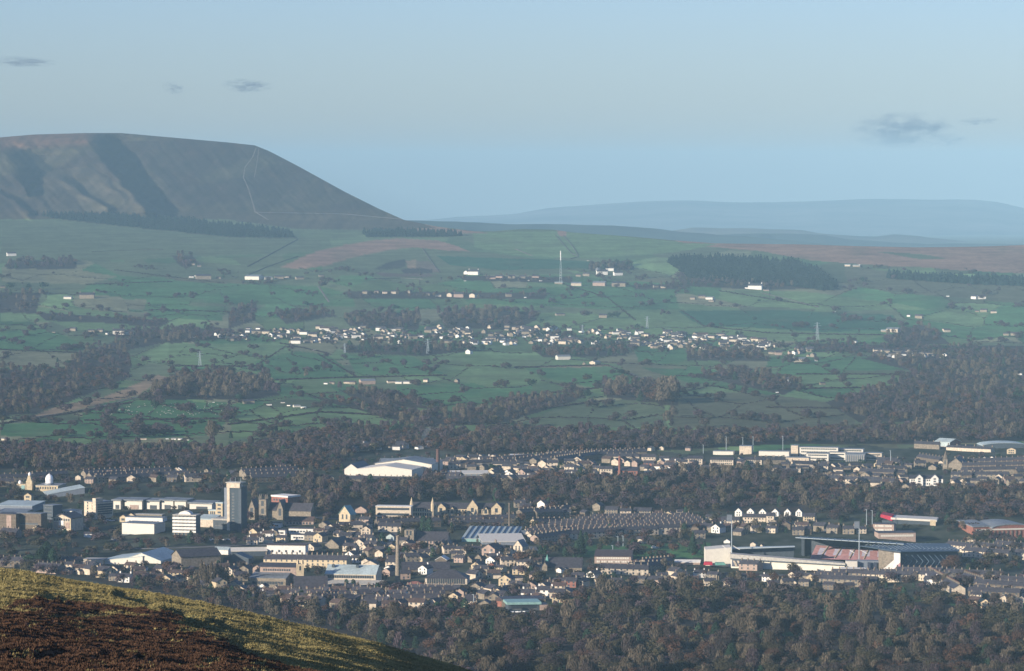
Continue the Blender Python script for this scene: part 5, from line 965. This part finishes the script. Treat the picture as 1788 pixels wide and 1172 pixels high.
for i, (x, y) in enumerate(carn):
    wt = rng.random() < .62; o = thing('parked_car', None, 'car', Vector(G(x, y)), rng.choice([0, .3, 1.4, 1.7]), 'parked cars of the town')
    link('body', cb if wt else cb2, o); link('cabin', cc, o)
    for q in (-.8, .8):
        for p in (-1.3, 1.3): link('wheel', cwh, o, (q, p, .32))
    reg(o, 'white parked car' if wt else 'dark parked car', x, y)
# ================================================================== trees
def leafcloud(n, kind, size, r_):
    """n small triangles filling a crown of unit height; bare twiggy winter crowns or evergreens"""
    P = []; N = []
    if kind == 'round':
        lobes = [(r_.uniform(-.2, .2), r_.uniform(-.2, .2), r_.uniform(.38, .74), r_.uniform(.17, .29)) for _ in range(9)]+[(0, 0, .6, .3)]
        for i in range(n):
            cx_, cy_, cz_, rr_ = lobes[r_.integers(len(lobes))]
            d = r_.normal(size=3); d /= np.linalg.norm(d); q = r_.uniform(.55, 1)**.5
            P.append((cx_+d[0]*rr_*q, cy_+d[1]*rr_*q, cz_+d[2]*rr_*q*.9)); N.append(d)
    elif kind == 'fan':      # bare upright twigs
        for i in range(n):
            t = r_.uniform(0, 6.28); h = r_.uniform(.25, 1)**.8; w_ = .34*math.sin(min(1, h*1.1)*math.pi*.82)**.7*r_.uniform(.4, 1)
            P.append((w_*math.cos(t), w_*math.sin(t), h)); N.append((math.cos(t), math.sin(t), .3))
    elif kind == 'poplar':
        for i in range(n):
            t = r_.uniform(0, 6.28); h = r_.uniform(.1, 1); w_ = .105*(math.sin(min(1., h*1.05)*math.pi)**.45+.15)*r_.uniform(.5, 1)
            P.append((w_*math.cos(t), w_*math.sin(t), h)); N.append((math.cos(t), math.sin(t), .1))
    elif kind == 'cone':
        for i in range(n):
            t = r_.uniform(0, 6.28); h = 1-r_.uniform(0, 1)**.5*.92; k = (1-h)*(1+.18*math.sin(h*40)); w_ = .27*k*r_.uniform(.75, 1)+.01
            P.append((w_*math.cos(t), w_*math.sin(t), h)); N.append((math.cos(t), math.sin(t), .5))
    elif kind == 'dense':
        for i in range(n):
            t = r_.uniform(0, 6.28); h = r_.uniform(.04, 1); w_ = .30*(1-h**2.2)**.5*(1+.15*math.sin(5*t+9*h))*r_.uniform(.82, 1)
            P.append((w_*math.cos(t), w_*math.sin(t), h)); N.append((math.cos(t), math.sin(t), .4))
    P = np.array(P); N = np.array(N, float)+r_.normal(size=(n, 3))*.45; N /= np.linalg.norm(N, axis=1)[:, None]
    A = np.cross(N, r_.normal(size=(n, 3))); A /= np.linalg.norm(A, axis=1)[:, None]; Bv = np.cross(N, A)
    el = 1.9 if kind in ('fan', 'poplar') else 1.0
    if el > 1: A = A*.5+np.array([0, 0, 1.])*.8; 
    s_ = size*r_.uniform(.6, 1.3, (n, 1))
    V = np.stack([P-A*s_*el*.6-Bv*s_*.5, P+Bv*s_*.55, P+A*s_*el*.7-Bv*s_*.1], 1).reshape(-1, 3)
    return V.astype(np.float32)
def trunkmesh(kind, r_):
    b = MB(); b.beam((0, 0, -.06), (0, 0, .34), .030, .018, 7)
    if kind in ('round', 'fan'):
        for i in range(7):
            t = i*2.4+r_.uniform(-.3, .3); e = (.22*math.cos(t), .22*math.sin(t), r_.uniform(.6, .85)); m_ = (.08*math.cos(t), .08*math.sin(t), .42)
            b.beam((0, 0, .28), m_, .014, .010, 5); b.beam(m_, e, .010, .003, 4)
            for q in range(2):
                t2 = t+r_.uniform(-.8, .8); b.beam(tuple(a*.6+c*.4 for a, c in zip(m_, e)), (.27*math.cos(t2), .27*math.sin(t2), r_.uniform(.5, .9)), .006, .002, 3)
    else: b.beam((0, 0, .3), (0, 0, .9), .018, .004, 5)
    return b.mesh('trunk', 'bark')
TR = []     # (px, x, y, kind, tone, height m)
def addt(x, y, kind, tone, h, force=False):
    s = S(y); px = h*s
    if not force:
        for k0, k1, k2, k3 in KEEP:
            if k0-px*.25 < x < k1+px*.25 and k3-1 < y and y-px*.9 < k3-min(7, .4*(k3-k2)) and y < k3+60:
                return False
            if k0 < x < k1 and k2 < y <= k3: return False
    TR.append((px, x, y, kind, tone, h)); return True
tonesets = {'low': dict(greybrown=3.4, russet=1.7, olive=3.4, mauve=1.8, pale=2.0, evergreen=.8), 'mid': dict(greybrown=5, russet=1.3, olive=1.8, mauve=3.2, pale=1.2, evergreen=.4),
            'far': dict(greybrown=4.5, russet=1.4, olive=1., mauve=4, pale=.9, evergreen=.35), 'pale': dict(pale=4, greybrown=2, mauve=1.5), 'dark': dict(greybrown=4, olive=1.5, evergreen=3)}
for poly, n, hr, ts in WOODS:
    xs = [p[0] for p in poly]; yy = [p[1] for p in poly]; k = 0; tr_ = 0
    while k < n and tr_ < n*14:
        tr_ += 1; x = rng.uniform(min(xs), max(xs)); y = rng.uniform(min(yy), max(yy))
        if y > 1215 or not inpoly([x], [y], poly)[0]: continue
        if inpoly([x], [y], FIELDS[-1][1])[0]: continue
        tone = wallpick(tonesets[ts]); cl = vnoise(x/60, y/14, 55)
        if cl > .45 and rng.random() < .5: tone = 'pale' if ts != 'low' or rng.random() < .4 else 'olive'
        if cl < -.5 and rng.random() < .5: tone = 'russet'
        kind = 'dense' if tone == 'evergreen' else 'fan' if tone == 'pale' or (rng.random() < .3 and tone in ('greybrown', 'mauve')) else 'round'
        if addt(x, y, kind, tone, rng.uniform(*hr)*(1.1 if kind == 'fan' else 1)): k += 1
# trees among the houses of the town
def blocked(x, y, px):
    f = 0
    for h in HOUSES[:300]:
        if abs(h[1]-x) < h[0]*.45+px*.2 and h[2] < y < h[2]+px*.8: f += 1
    return f
k = 0
while k < 3200:
    x = rng.uniform(-100, 1850); y = rng.uniform(818 if x < 620 else 850, 1060)
    if x < 400 and y > 992+x*.14: continue
    h = rng.uniform(3.2, 10); px = h*S(y)
    if blocked(x, y, px) and rng.random() < .85: continue
    tone = wallpick(dict(greybrown=4, russet=1.3, olive=2, mauve=2.5, pale=1, evergreen=1)); kind = 'dense' if tone == 'evergreen' else 'fan' if tone == 'pale' else 'round'
    addt(x, y, kind, tone, h); k += 1
for k in range(520):
    x = rng.uniform(590, 1800); y = rng.uniform(796, 848); h = rng.uniform(3.5, 6.5)
    if not blocked(x, y, h*S(y)): addt(x, y, 'round', wallpick(dict(greybrown=3, mauve=2, olive=1, evergreen=1.5)), h)
for k in range(700):
    x = rng.uniform(340, 1760); y = np.interp(x, [340, 900, 1300, 1760], [588, 588, 606, 616])+rng.uniform(-9, 10); addt(x, y, 'round', wallpick(dict(greybrown=3, mauve=2, evergreen=2)), rng.uniform(4, 8))
# hand-placed trees
for x, y, kind, tone, h in ((72, 992, 'dense', 'evergreen', 16), (82, 990, 'dense', 'evergreen', 19), (92, 992, 'dense', 'evergreen', 15), (60, 990, 'round', 'evergreen', 12), (1014, 970, 'cone', 'evergreen', 20), (1008, 973, 'dense', 'evergreen', 13), (1210, 968, 'cone', 'evergreen', 18), (1230, 972, 'cone', 'evergreen', 13), (740, 928, 'dense', 'evergreen', 13), (750, 929, 'dense', 'evergreen', 12), (735, 966, 'round', 'olive', 11), (726, 968, 'round', 'russet', 11), (1662, 1003, 'round', 'russet', 16), (1105, 975, 'round', 'mauve', 13), (925, 985, 'round', 'pale', 14), (913, 990, 'round', 'russet', 13),
        (605, 1028, 'dense', 'evergreen', 7), (617, 1028, 'dense', 'evergreen', 7), (450, 935, 'round', 'mauve', 12), (462, 930, 'round', 'greybrown', 13), (445, 925, 'round', 'olive', 9), (415, 862, 'round', 'russet', 7), (1382, 1003, 'round', 'olive', 11), (1392, 1004, 'round', 'greybrown', 9), (1430, 935, 'round', 'olive', 8),
        (1512, 1118, 'fan', 'pale', 17), (1516, 1085, 'fan', 'pale', 19), (327, 470, 'round', 'mauve', 26), (470, 493, 'round', 'greybrown', 14), (565, 503, 'round', 'greybrown', 20), (20, 505, 'round', 'evergreen', 17), (50, 507, 'round', 'evergreen', 17), (77, 505, 'round', 'evergreen', 18), (390, 485, 'cone', 'evergreen', 12), (100, 632, 'dense', 'evergreen', 7), (45, 611, 'dense', 'evergreen', 7), (220, 605, 'round', 'greybrown', 17), (1023, 556, 'round', 'greybrown', 18), (1075, 556, 'round', 'evergreen', 15), (1065, 556, 'round', 'evergreen', 14), (930, 520, 'round', 'mauve', 15),
        (185, 735, 'round', 'mauve', 12), (190, 727, 'round', 'mauve', 10), (240, 765, 'round', 'greybrown', 20), (255, 764, 'round', 'greybrown', 16), (276, 757, 'round', 'mauve', 15), (370, 772, 'fan', 'pale', 22), (352, 741, 'round', 'evergreen', 8), (338, 744, 'round', 'evergreen', 7), (390, 730, 'round', 'olive', 9), (397, 722, 'round', 'mauve', 11), (728, 620, 'round', 'mauve', 15), (745, 640, 'round', 'mauve', 13), (762, 648, 'round', 'mauve', 12), (705, 640, 'round', 'mauve', 9), (685, 700, 'round', 'mauve', 17), (720, 706, 'round', 'greybrown', 13), (535, 660, 'fan', 'pale', 12), (605, 660, 'round', 'evergreen', 6), (640, 643, 'round', 'mauve', 8), (655, 650, 'round', 'mauve', 9), (1175, 730, 'fan', 'pale', 14), (1165, 742, 'fan', 'pale', 16), (702, 741, 'fan', 'pale', 14), (715, 740, 'fan', 'pale', 13), (738, 738, 'fan', 'pale', 14), (483, 757, 'cone', 'evergreen', 9), (403, 765, 'cone', 'evergreen', 9), (1118, 780, 'round', 'greybrown', 10)):
    addt(x, y, kind, tone, h, True)
for i in range(9): addt(352+i*5.6, 1024+1.2*(i % 2), 'poplar', 'pale', 16+rng.uniform(-2, 2.5), True)
for i in range(34): addt(1345+rng.uniform(-60, 60), 1110+rng.uniform(-6, 10), 'fan', 'pale', rng.uniform(11, 15), True)
for i in range(22): addt(1590+rng.uniform(-55, 70), 1150+rng.uniform(-6, 14), 'fan', 'pale', rng.uniform(10, 13), True)
for i in range(26): addt(1185+rng.uniform(-45, 70), 1062+rng.uniform(-8, 12), 'fan', 'olive', rng.uniform(9, 12), True)
# hedgerow and field trees: along borders of the default field cells
dyx = (cell[:, 1:] != cell[:, :-1]); dyy = (cell[1:, :] != cell[:-1, :])
jj, ii = np.nonzero(dyx[:-1] | dyy[:, :-1]); sel = rng.permutation(len(jj))
nh = 0; HB = []
for q in sel:
    j, i = jj[q], ii[q]; x, y = X[j, i], YY[j, i]
    if not (468 < y < 770 and -150 < x < 1900): continue
    g = rng.random()
    if g < .06 and nh < 1900:
        addt(x, y, 'round', wallpick(dict(greybrown=3, mauve=3, olive=1, evergreen=.5)), rng.uniform(5, 14)); nh += 1
        if g < .03:
            for _q in range(4): addt(x+rng.normal()*7, y+rng.normal()*1.6, 'round', 'greybrown', rng.uniform(5, 11))
    elif (int(cell[j, i])*7+int(cell[j, min(i+1, X.shape[1]-1)])*13+int(cell[min(j+1, nr-1), i])*5) % 10 < 6 and len(HB) < 15000: HB.append((x, y, rng.uniform(1.0, 2.4)))
for (x0, y0), (x1, y1) in (((0,741),(150,718)),((150,718),(230,703)),((0,611),(170,618)),((150,497),(300,492)),((300,640),(450,640)),((445,640),(500,605)),((490,600),(575,618)),((480,664),(600,660)),((600,660),(780,656)),((555,618),(625,660)),((650,676),(690,700)),((900,642),(1060,638)),((1060,638),(1130,668)),((400,732),(150,735)),((400,728),(400,700)),((400,742),(560,720)),((560,720),(690,727)),((1175,690),(1172,745)),((1190,543),(1230,570)),((1230,570),(1340,582)),((1255,508),(1430,536)),((1200,625),(1340,624)),((1340,680),(1600,676)),((1390,654),(1570,654)),((930,480),(1060,520)),((1060,520),(1110,560)),((1340,582),(1560,586)),((200,472),(390,495)),((260,541),(400,545)),((900,694),(1060,676)),((1340,712),(1600,716)),((930,716),(1060,700))):
    L = math.hypot(x1-x0, y1-y0)
    for t in np.arange(0, 1, 1.3/L): HB.append((x0+(x1-x0)*t+rng.normal()*.7, y0+(y1-y0)*t+rng.normal()*.35, rng.uniform(1.4, 3.0)))
# ---- individuals and the mass
TR.sort(key=lambda t: -t[0]); vis = lambda t: -5 < t[1] < 1793 and t[2]-t[0] < 1172
def hidden_by_hill(x, y): return x < 840 and y > np.interp(x, [0, 100, 200, 300, 400, 500, 600, 700, 800, 830], [992, 1008, 1025, 1040, 1062, 1085, 1108, 1135, 1165, 1175])+6
IND = [t for t in TR if vis(t) and not hidden_by_hill(t[1], t[2])][:300]; ids = set(map(id, IND)); REST = [t for t in TR if id(t) not in ids]
tr_r = np.random.default_rng(5); TM = {}
def treemeshes(kind, tone, var):
    key = (kind, tone, var)
    if key not in TM:
        n, sz = {'round': (3400, .037), 'fan': (1500, .040), 'poplar': (1100, .028), 'cone': (1500, .055), 'dense': (2000, .05)}[kind]
        V = leafcloud(n, kind, sz, tr_r); TM[key] = (bigmesh('crown', V, np.arange(len(V)).reshape(-1, 3), [CROWN[tone]]), cm(('trunk', kind, var), lambda: trunkmesh(kind, tr_r)))
    return TM[key]
TN = {'greybrown': 'grey-brown', 'russet': 'russet', 'olive': 'olive-brown', 'mauve': 'mauve-brown', 'pale': 'pale', 'evergreen': 'dark green'}
KN = {'round': 'bare spreading tree', 'fan': 'bare upright tree', 'poplar': 'slender bare poplar', 'cone': 'pointed conifer', 'dense': 'dense evergreen tree'}
for i, (px, x, y, kind, tone, h) in enumerate(IND):
    cr, tk = treemeshes(kind, tone, i % 4); nm = {'poplar': 'poplar_tree', 'cone': 'conifer_tree', 'dense': 'evergreen_tree'}.get(kind, 'tree')
    o = thing(nm, None, 'tree', G(x, y), float(tr_r.uniform(0, 6.28)), 'larger trees in the town and lower wood'); w0 = h*float(tr_r.uniform(1.1, 1.55)) if kind == 'round' else h
    o.scale = (w0, w0, h); link('trunk', tk, o); link('crown', cr, o); reg(o, f'{TN[tone]} {KN[kind]}', x, y)
def mass(name, L, label, cat, nfun, wide=1.0):
    VS, MS, TS = [], [], []; mats_ = sorted({t[4] for t in L}); tm = {}
    for lod, n in (('a', 120), ('b', 230), ('c', 460)):
        for kind in {t[3] for t in L}:
            tm[(kind, lod)] = [leafcloud(n, kind, {'a': .15, 'b': .112, 'c': .084}[lod]*(.75 if kind in ('poplar', 'fan') else 1), tr_r) for _ in range(6)]
    for px, x, y, kind, tone, h in L:
        lod = nfun(px); V = tm[(kind, lod)][tr_r.integers(6)]; a = tr_r.uniform(0, 6.28); c, q = math.cos(a), math.sin(a); g = G(x, y); w0 = h*wide*(tr_r.uniform(1.1, 1.7) if kind == 'round' else 1)
        VS.append(np.stack([g[0]+(V[:, 0]*c-V[:, 1]*q)*w0, g[1]+(V[:, 0]*q+V[:, 1]*c)*w0, g[2]-.3+V[:, 2]*h], -1)); MS.append(np.full(len(V)//3, mats_.index(tone))); TS.append(np.full(len(V), tr_r.uniform(-.13, .13)))
    V = np.concatenate(VS); me = bigmesh(name, V, np.arange(len(V)).reshape(-1, 3), [CROWN[m] for m in mats_], np.concatenate(MS), np.concatenate(TS))
    o = setting(name, me, 'stuff', label); o['category'] = cat; return o
mass('woodland', REST, 'bare brown winter woods and field trees filling the valley', 'woods', lambda px: 'a' if px < 11 else 'b' if px < 20 else 'c')
for poly, n, lab in CONIF:
    xs = [p[0] for p in poly]; yy = [p[1] for p in poly]; L = []
    while len(L) < n:
        x = rng.uniform(min(xs), max(xs)); y = rng.uniform(min(yy), max(yy))
        if inpoly([x], [y], poly)[0]: L.append((10, x, y, 'cone', 'spruce', rng.uniform(13, 19)))
    mass('conifer_plantation', L, lab, 'plantation', lambda px: 'a', 1.1)
HL = [(3, x, y, 'round', 'olive' if tr_r.random() < .3 else 'greybrown', h) for x, y, h in HB]
def hedge(L):
    VS = []; TS = []
    tm = [leafcloud(22, 'round', .42, tr_r) for _ in range(8)]
    for px, x, y, kind, tone, h in L:
        V = tm[tr_r.integers(8)]; g = G(x, y); VS.append(V*np.array([h*2.2, h*1.8, h])+np.array([g[0], g[1], g[2]-.2*h])); TS.append(np.full(len(V), tr_r.uniform(-.25, .2)))
    V = np.concatenate(VS); me = bigmesh('hedgerow', V, np.arange(len(V)).reshape(-1, 3), [CROWN['greybrown']], None, np.concatenate(TS)); o = setting('hedgerow', me, 'stuff', 'thin dark hedges dividing the green fields'); o['category'] = 'hedges'
hedge(HL)
# sheep dotted over a field
b = MB()
for k in range(110):
    x = rng.uniform(190, 392); y = rng.uniform(705, 727); p = Vector(G(x, y)); a = rng.uniform(0, 3.1)
    d = Vector((math.cos(a), math.sin(a), 0))*.55; b.beam(p-d+Vector((0, 0, .6)), p+d+Vector((0, 0, .65)), .38, .36, 6); b.beam(p+d+Vector((0, 0, .75)), p+d*1.6+Vector((0, 0, .85)), .16, .12, 5)
    for u_ in (-.7, .7): b.beam(p+d*u_+Vector((0, 0, -.1)), p+d*u_+Vector((0, 0, .5)), .08, n=4)
o = setting('sheep_flock', b.mesh('sheep_flock', 'wool'), 'stuff', 'tiny white sheep dotted over the green field'); o['category'] = 'sheep'
# ================================================================== the near grassy slope
HS = [(-900, 900), (-300, 960), (0, 992), (50, 999), (100, 1009), (150, 1018), (200, 1026), (250, 1033), (300, 1042), (350, 1051), (400, 1062), (450, 1074), (500, 1085), (550, 1096), (600, 1109), (650, 1121), (700, 1136), (750, 1151), (800, 1166), (850, 1182), (900, 1200), (1200, 1320), (2400, 1700)]
fx = np.concatenate([np.linspace(-900, -40, 60, endpoint=False), np.arange(-40, 960, 2.2), np.linspace(960, 2400, 60)])
fn = 210; fv = np.linspace(0, 1, fn)[:, None]
FX = np.repeat(fx[None], fn, 0); fs = np.interp(fx, [p[0] for p in HS], [p[1] for p in HS])[None]
FS = fs+1.1*fnoise(FX/13, FX*0, 41, 3)
FY = FS+(np.maximum(1300-fs, 120))*fv
def FD(x, y, s_): 
    t = np.clip((y-s_)/200., 0, 1.6); return 520*np.exp(-t*1.02)+14*np.sqrt(np.clip(y-s_, 0, 400))*0
FDm = FD(FX, FY, fs)
def fpt(x, y, D):
    rx_ = x-CX; u_ = CY-y; ry_ = FPX*cp+u_*sp; rz_ = -FPX*sp+u_*cp; t = D/ry_
    return rx_*t, D+0*x, ZC+rz_*t
qx, qy, qz = fpt(FX, FY, FDm)
heath = (FY-(1046+.02*FX)+8*fnoise(FX/40, FY/18, 61, 3)+8)/9
hl = [(-900, 1046), (0, 1062), (50, 1052), (100, 1042), (170, 1050), (225, 1068), (300, 1070), (340, 1100), (390, 1120), (450, 1145), (520, 1165), (600, 1200), (2400, 1800)]
hline = np.interp(FX, [p[0] for p in hl], [p[1] for p in hl])
heath = np.clip((FY-hline+13*fnoise(FX/30, FY/12, 61, 4))/5, 0, 1)*(1-.85*np.clip(4*fnoise((FX-FY*2.5)/60, FY/9, 63, 4)-1.0, 0, 1))
strip_ = np.clip(1-np.abs(FY-(1078+.16*FX-8*np.sin(FX/40)))/4, 0, 1)*(FX < 170)*np.clip(.6+fnoise(FX/20, FY/6, 65, 2), 0, 1)
heath = heath*(1-.7*strip_)
edge = np.clip((FY-FS)/10, 0, 1)
lump = (.55*fnoise(qx/3.2, qy/4.5, 43, 4)+1.0*fnoise(qx/11, qy/16, 47, 3))*(.25+.75*edge)
qz = qz+lump*.55+heath*(.28*fnoise(qx/1.1, qy/1.6, 49, 3)+.25)*edge
# peaty banks: a step cut along three lines
for bx0, by0, bx1, by1, dep in ((85, 1045, 165, 1072, 1.5), (205, 1038, 255, 1054, .9), (300, 1068, 370, 1100, 1.3), (370, 1085, 420, 1104, .8), (-20, 1150, 180, 1148, .9), (210, 1150, 330, 1166, .9), (390, 1124, 470, 1150, .8)):
    tt = np.clip(((FX-bx0)*(bx1-bx0)+(FY-by0)*(by1-by0))/((bx1-bx0)**2+(by1-by0)**2), 0, 1)
    px_ = bx0+(bx1-bx0)*tt; py_ = by0+(by1-by0)*tt; dd = (FY-py_)+1.6*fnoise(FX/9, FY/9, 51, 2); ax = np.abs(FX-px_)
    qz = qz-dep*np.exp(-(dd/3.6)**2)*np.exp(-(ax/12)**2)
cg = np.array([.185, .150, .062])*(1+.30*fnoise(FX/18, FY/7, 67, 4))[..., None]+np.array([.05, .035, -.004])*np.clip(fnoise(FX/60, FY/16, 69, 2)*2, 0, 1)[..., None]
cg = cg*(1-.30*np.clip(fnoise(FX/35, FY/9, 73, 3)*2.2, 0, 1))[..., None]+np.array([-.02, .02, 0])*np.clip(fnoise(FX/50, FY/12, 75, 2)*2, 0, 1)[..., None]
ch = np.array([.088, .046, .026])*(1+.35*fnoise(FX/7, FY/4, 79, 4))[..., None]
cc_ = cg*(1-heath[..., None])+ch*heath[..., None]
# closing skirt behind the crest
sk = [(qx[0]*k, qy[0]*k, qz[0]-d) for k, d in ((1.9, 190), (1.5, 95), (1.2, 30), (1.04, 3.0))]
Hx = np.vstack([np.array([a[0] for a in sk]), qx]); Hy = np.vstack([np.array([a[1] for a in sk]), qy]); Hz = np.vstack([np.array([a[2] for a in sk]), qz])
cc_ = np.concatenate([np.repeat(cc_[:1], 4, 0), cc_], 0)
r0, c0 = Hx.shape; idx = np.arange(r0*c0).reshape(r0, c0)
F4 = np.stack([idx[:-1, :-1], idx[1:, :-1], idx[1:, 1:], idx[:-1, 1:]], -1).reshape(-1, 4)
hm = mat('moor_turf', (0, 0, 0), rough=.95, noise=.22, scale=.9, spec=.05, attr='cover', detail=(3.5, .3))
me = bigmesh('hillside', np.stack([Hx, Hy, Hz], -1).reshape(-1, 3), F4, [hm], nper=4); me.polygons.foreach_set('use_smooth', np.ones(len(me.polygons), bool))
ca = me.color_attributes.new('cover', 'FLOAT_COLOR', 'POINT'); ca.data.foreach_set('color', np.concatenate([np.clip(cc_, .005, 1), np.ones(cc_.shape[:2]+(1,))], -1).astype(np.float32).ravel())
setting('hillside', me)
# tufts
def tufts(name, n, want_heath, col, hgt, wid, lean, label):
    k = rng.integers(0, fn*len(fx), n*6); jr, ic = k//len(fx), k % len(fx)
    ok = (FX[jr, ic] > -60) & (FX[jr, ic] < 960) & (FY[jr, ic] < 1215) & ((rng.random(n*6) < heath[jr, ic]) == want_heath); jr, ic = jr[ok][:n], ic[ok][:n]; n = len(jr)
    P = np.stack([qx[jr, ic], qy[jr, ic], qz[jr, ic]], -1)+np.stack([rng.uniform(-.12, .12, n), rng.uniform(-.4, .4, n), np.zeros(n)], -1)
    out = []
    for b_ in range(4):
        a = rng.uniform(0, 6.28, n); h = hgt*rng.uniform(.5, 1.4, n); d = np.stack([np.cos(a), np.sin(a), a*0], -1); off = rng.normal(0, wid*1.2, (n, 3))*[1, 1, 0]
        tip = P+off+d*lean*h[:, None]+np.stack([lean*h*.8, h*0, h], -1); bs = np.stack([-np.sin(a), np.cos(a), a*0], -1)*wid
        out.append(np.stack([P+off-bs-[0, 0, .05], P+off+bs-[0, 0, .05], tip], 1))
    V = np.concatenate(out).reshape(-1, 3); tn_ = np.repeat(np.tile(rng.uniform(-.3, .3, n), 4), 3)
    me = bigmesh(name, V, np.arange(len(V)).reshape(-1, 3), [mat(name+'_blades', col, noise=.25, scale=.25, orand=.01)], None, tn_); o = setting(name, me, 'stuff', label); o['category'] = name.replace('_', ' ')
tufts('moor_grass', 75000, False, (.26, .215, .088), .18, .062, .5, 'yellow-green tussocky grass on the near slope')
tufts('heather', 80000, True, (.075, .040, .023), .13, .065, .15, 'dark brown heather covering the lower part of the near slope')
# ================================================================== air, smoke and clouds
def volmat(name, col, dens, aniso=0., noise=None):
    m = bpy.data.materials.new(name); m.use_nodes = True; n = m.node_tree; n.nodes.remove(n.nodes['Principled BSDF']); v_ = n.nodes.new('ShaderNodeVolumePrincipled')
    v_.inputs['Color'].default_value = (*col, 1); v_.inputs['Density'].default_value = dens; v_.inputs['Anisotropy'].default_value = aniso
    n.links.new(v_.outputs[0], n.nodes['Material Output'].inputs['Volume'])
    if noise:
        tc = n.nodes.new('ShaderNodeTexCoord'); nz = n.nodes.new('ShaderNodeTexNoise'); nz.inputs['Scale'].default_value = noise[0]; nz.inputs['Detail'].default_value = 5
        n.links.new(tc.outputs['Object'], nz.inputs['Vector']); mr = n.nodes.new('ShaderNodeMapRange'); mr.inputs[1].default_value = noise[1]; mr.inputs[2].default_value = noise[2]; mr.inputs[4].default_value = dens*4
        ln = n.nodes.new('ShaderNodeVectorMath'); ln.operation = 'LENGTH'; n.links.new(tc.outputs['Object'], ln.inputs[0])
        fo = n.nodes.new('ShaderNodeMapRange'); fo.inputs[1].default_value = 1; fo.inputs[2].default_value = .3; n.links.new(ln.outputs['Value'], fo.inputs[0])
        mu = n.nodes.new('ShaderNodeMath'); mu.operation = 'MULTIPLY'; n.links.new(nz.outputs[0], mr.inputs[0]); n.links.new(mr.outputs[0], mu.inputs[0]); n.links.new(fo.outputs[0], mu.inputs[1]); n.links.new(mu.outputs[0], v_.inputs['Density'])
    return m
HAZE_COL = (.335, .565, .73); HAZE_D = 4.3e-5
hz = MB().box(-30000, 30000, -700, 41500, -310, 560).mesh('haze', volmat('haze_air', HAZE_COL, HAZE_D, -.35)); setting('haze', hz, 'stuff', 'thin blue haze filling the valley')
def ball(n=12, m_=8):
    b = MB(); b.lathe([(math.sin(math.pi*(i+.02)/(m_+.04)), -math.cos(math.pi*(i+.02)/(m_+.04))) for i in range(m_+1)], n); return b
for i, (x, y, wpx, hpx, dn, lab) in enumerate(((40, 108, 120, 18, .55, 'thin dark cloud streak at the upper left edge'), (304, 154, 34, 24, .35, 'tiny faint cloud wisp left of the small flat cloud'), (432, 150, 90, 26, .5, 'small ragged grey cloud above the great hill'),
        (1575, 228, 190, 70, .75, 'largest ragged grey cloud on the right'), (1708, 212, 70, 16, .35, 'faint thin cloud wisp at the right edge'), (1662, 245, 40, 26, .4, 'small dark cloud scrap right of the largest cloud'))):
    D = 46000; p = W(x, y, D); s = FPX/D; me = ball(24, 14).mesh('cloud', volmat('cloud_vapour', (.30, .40, .52), .00105*dn, .3, (2.6, .46, .74)))
    o = thing('cloud', lab, 'cloud', p, me=me); o.scale = (wpx/2/s, 1500, hpx/2/s)
# smoke drifting from the far houses
p = W(730, 781, float(Dt(730, 781))-20); b = MB(); b.lathe([(.8, -1), (1., 0), (1.6, 4), (2.4, 9), (3.4, 14), (3.6, 18), (1.6, 21)], 10)
b.v = [(q[0]+q[2]*.55, q[1], q[2]) for q in b.v]; o = thing('smoke_plume', 'thin blue-white smoke plume rising beside the far red roofs', 'smoke', p, me=b.mesh('smoke_plume', volmat('smoke', (.8, .9, .97), .022)))
flush_labels()
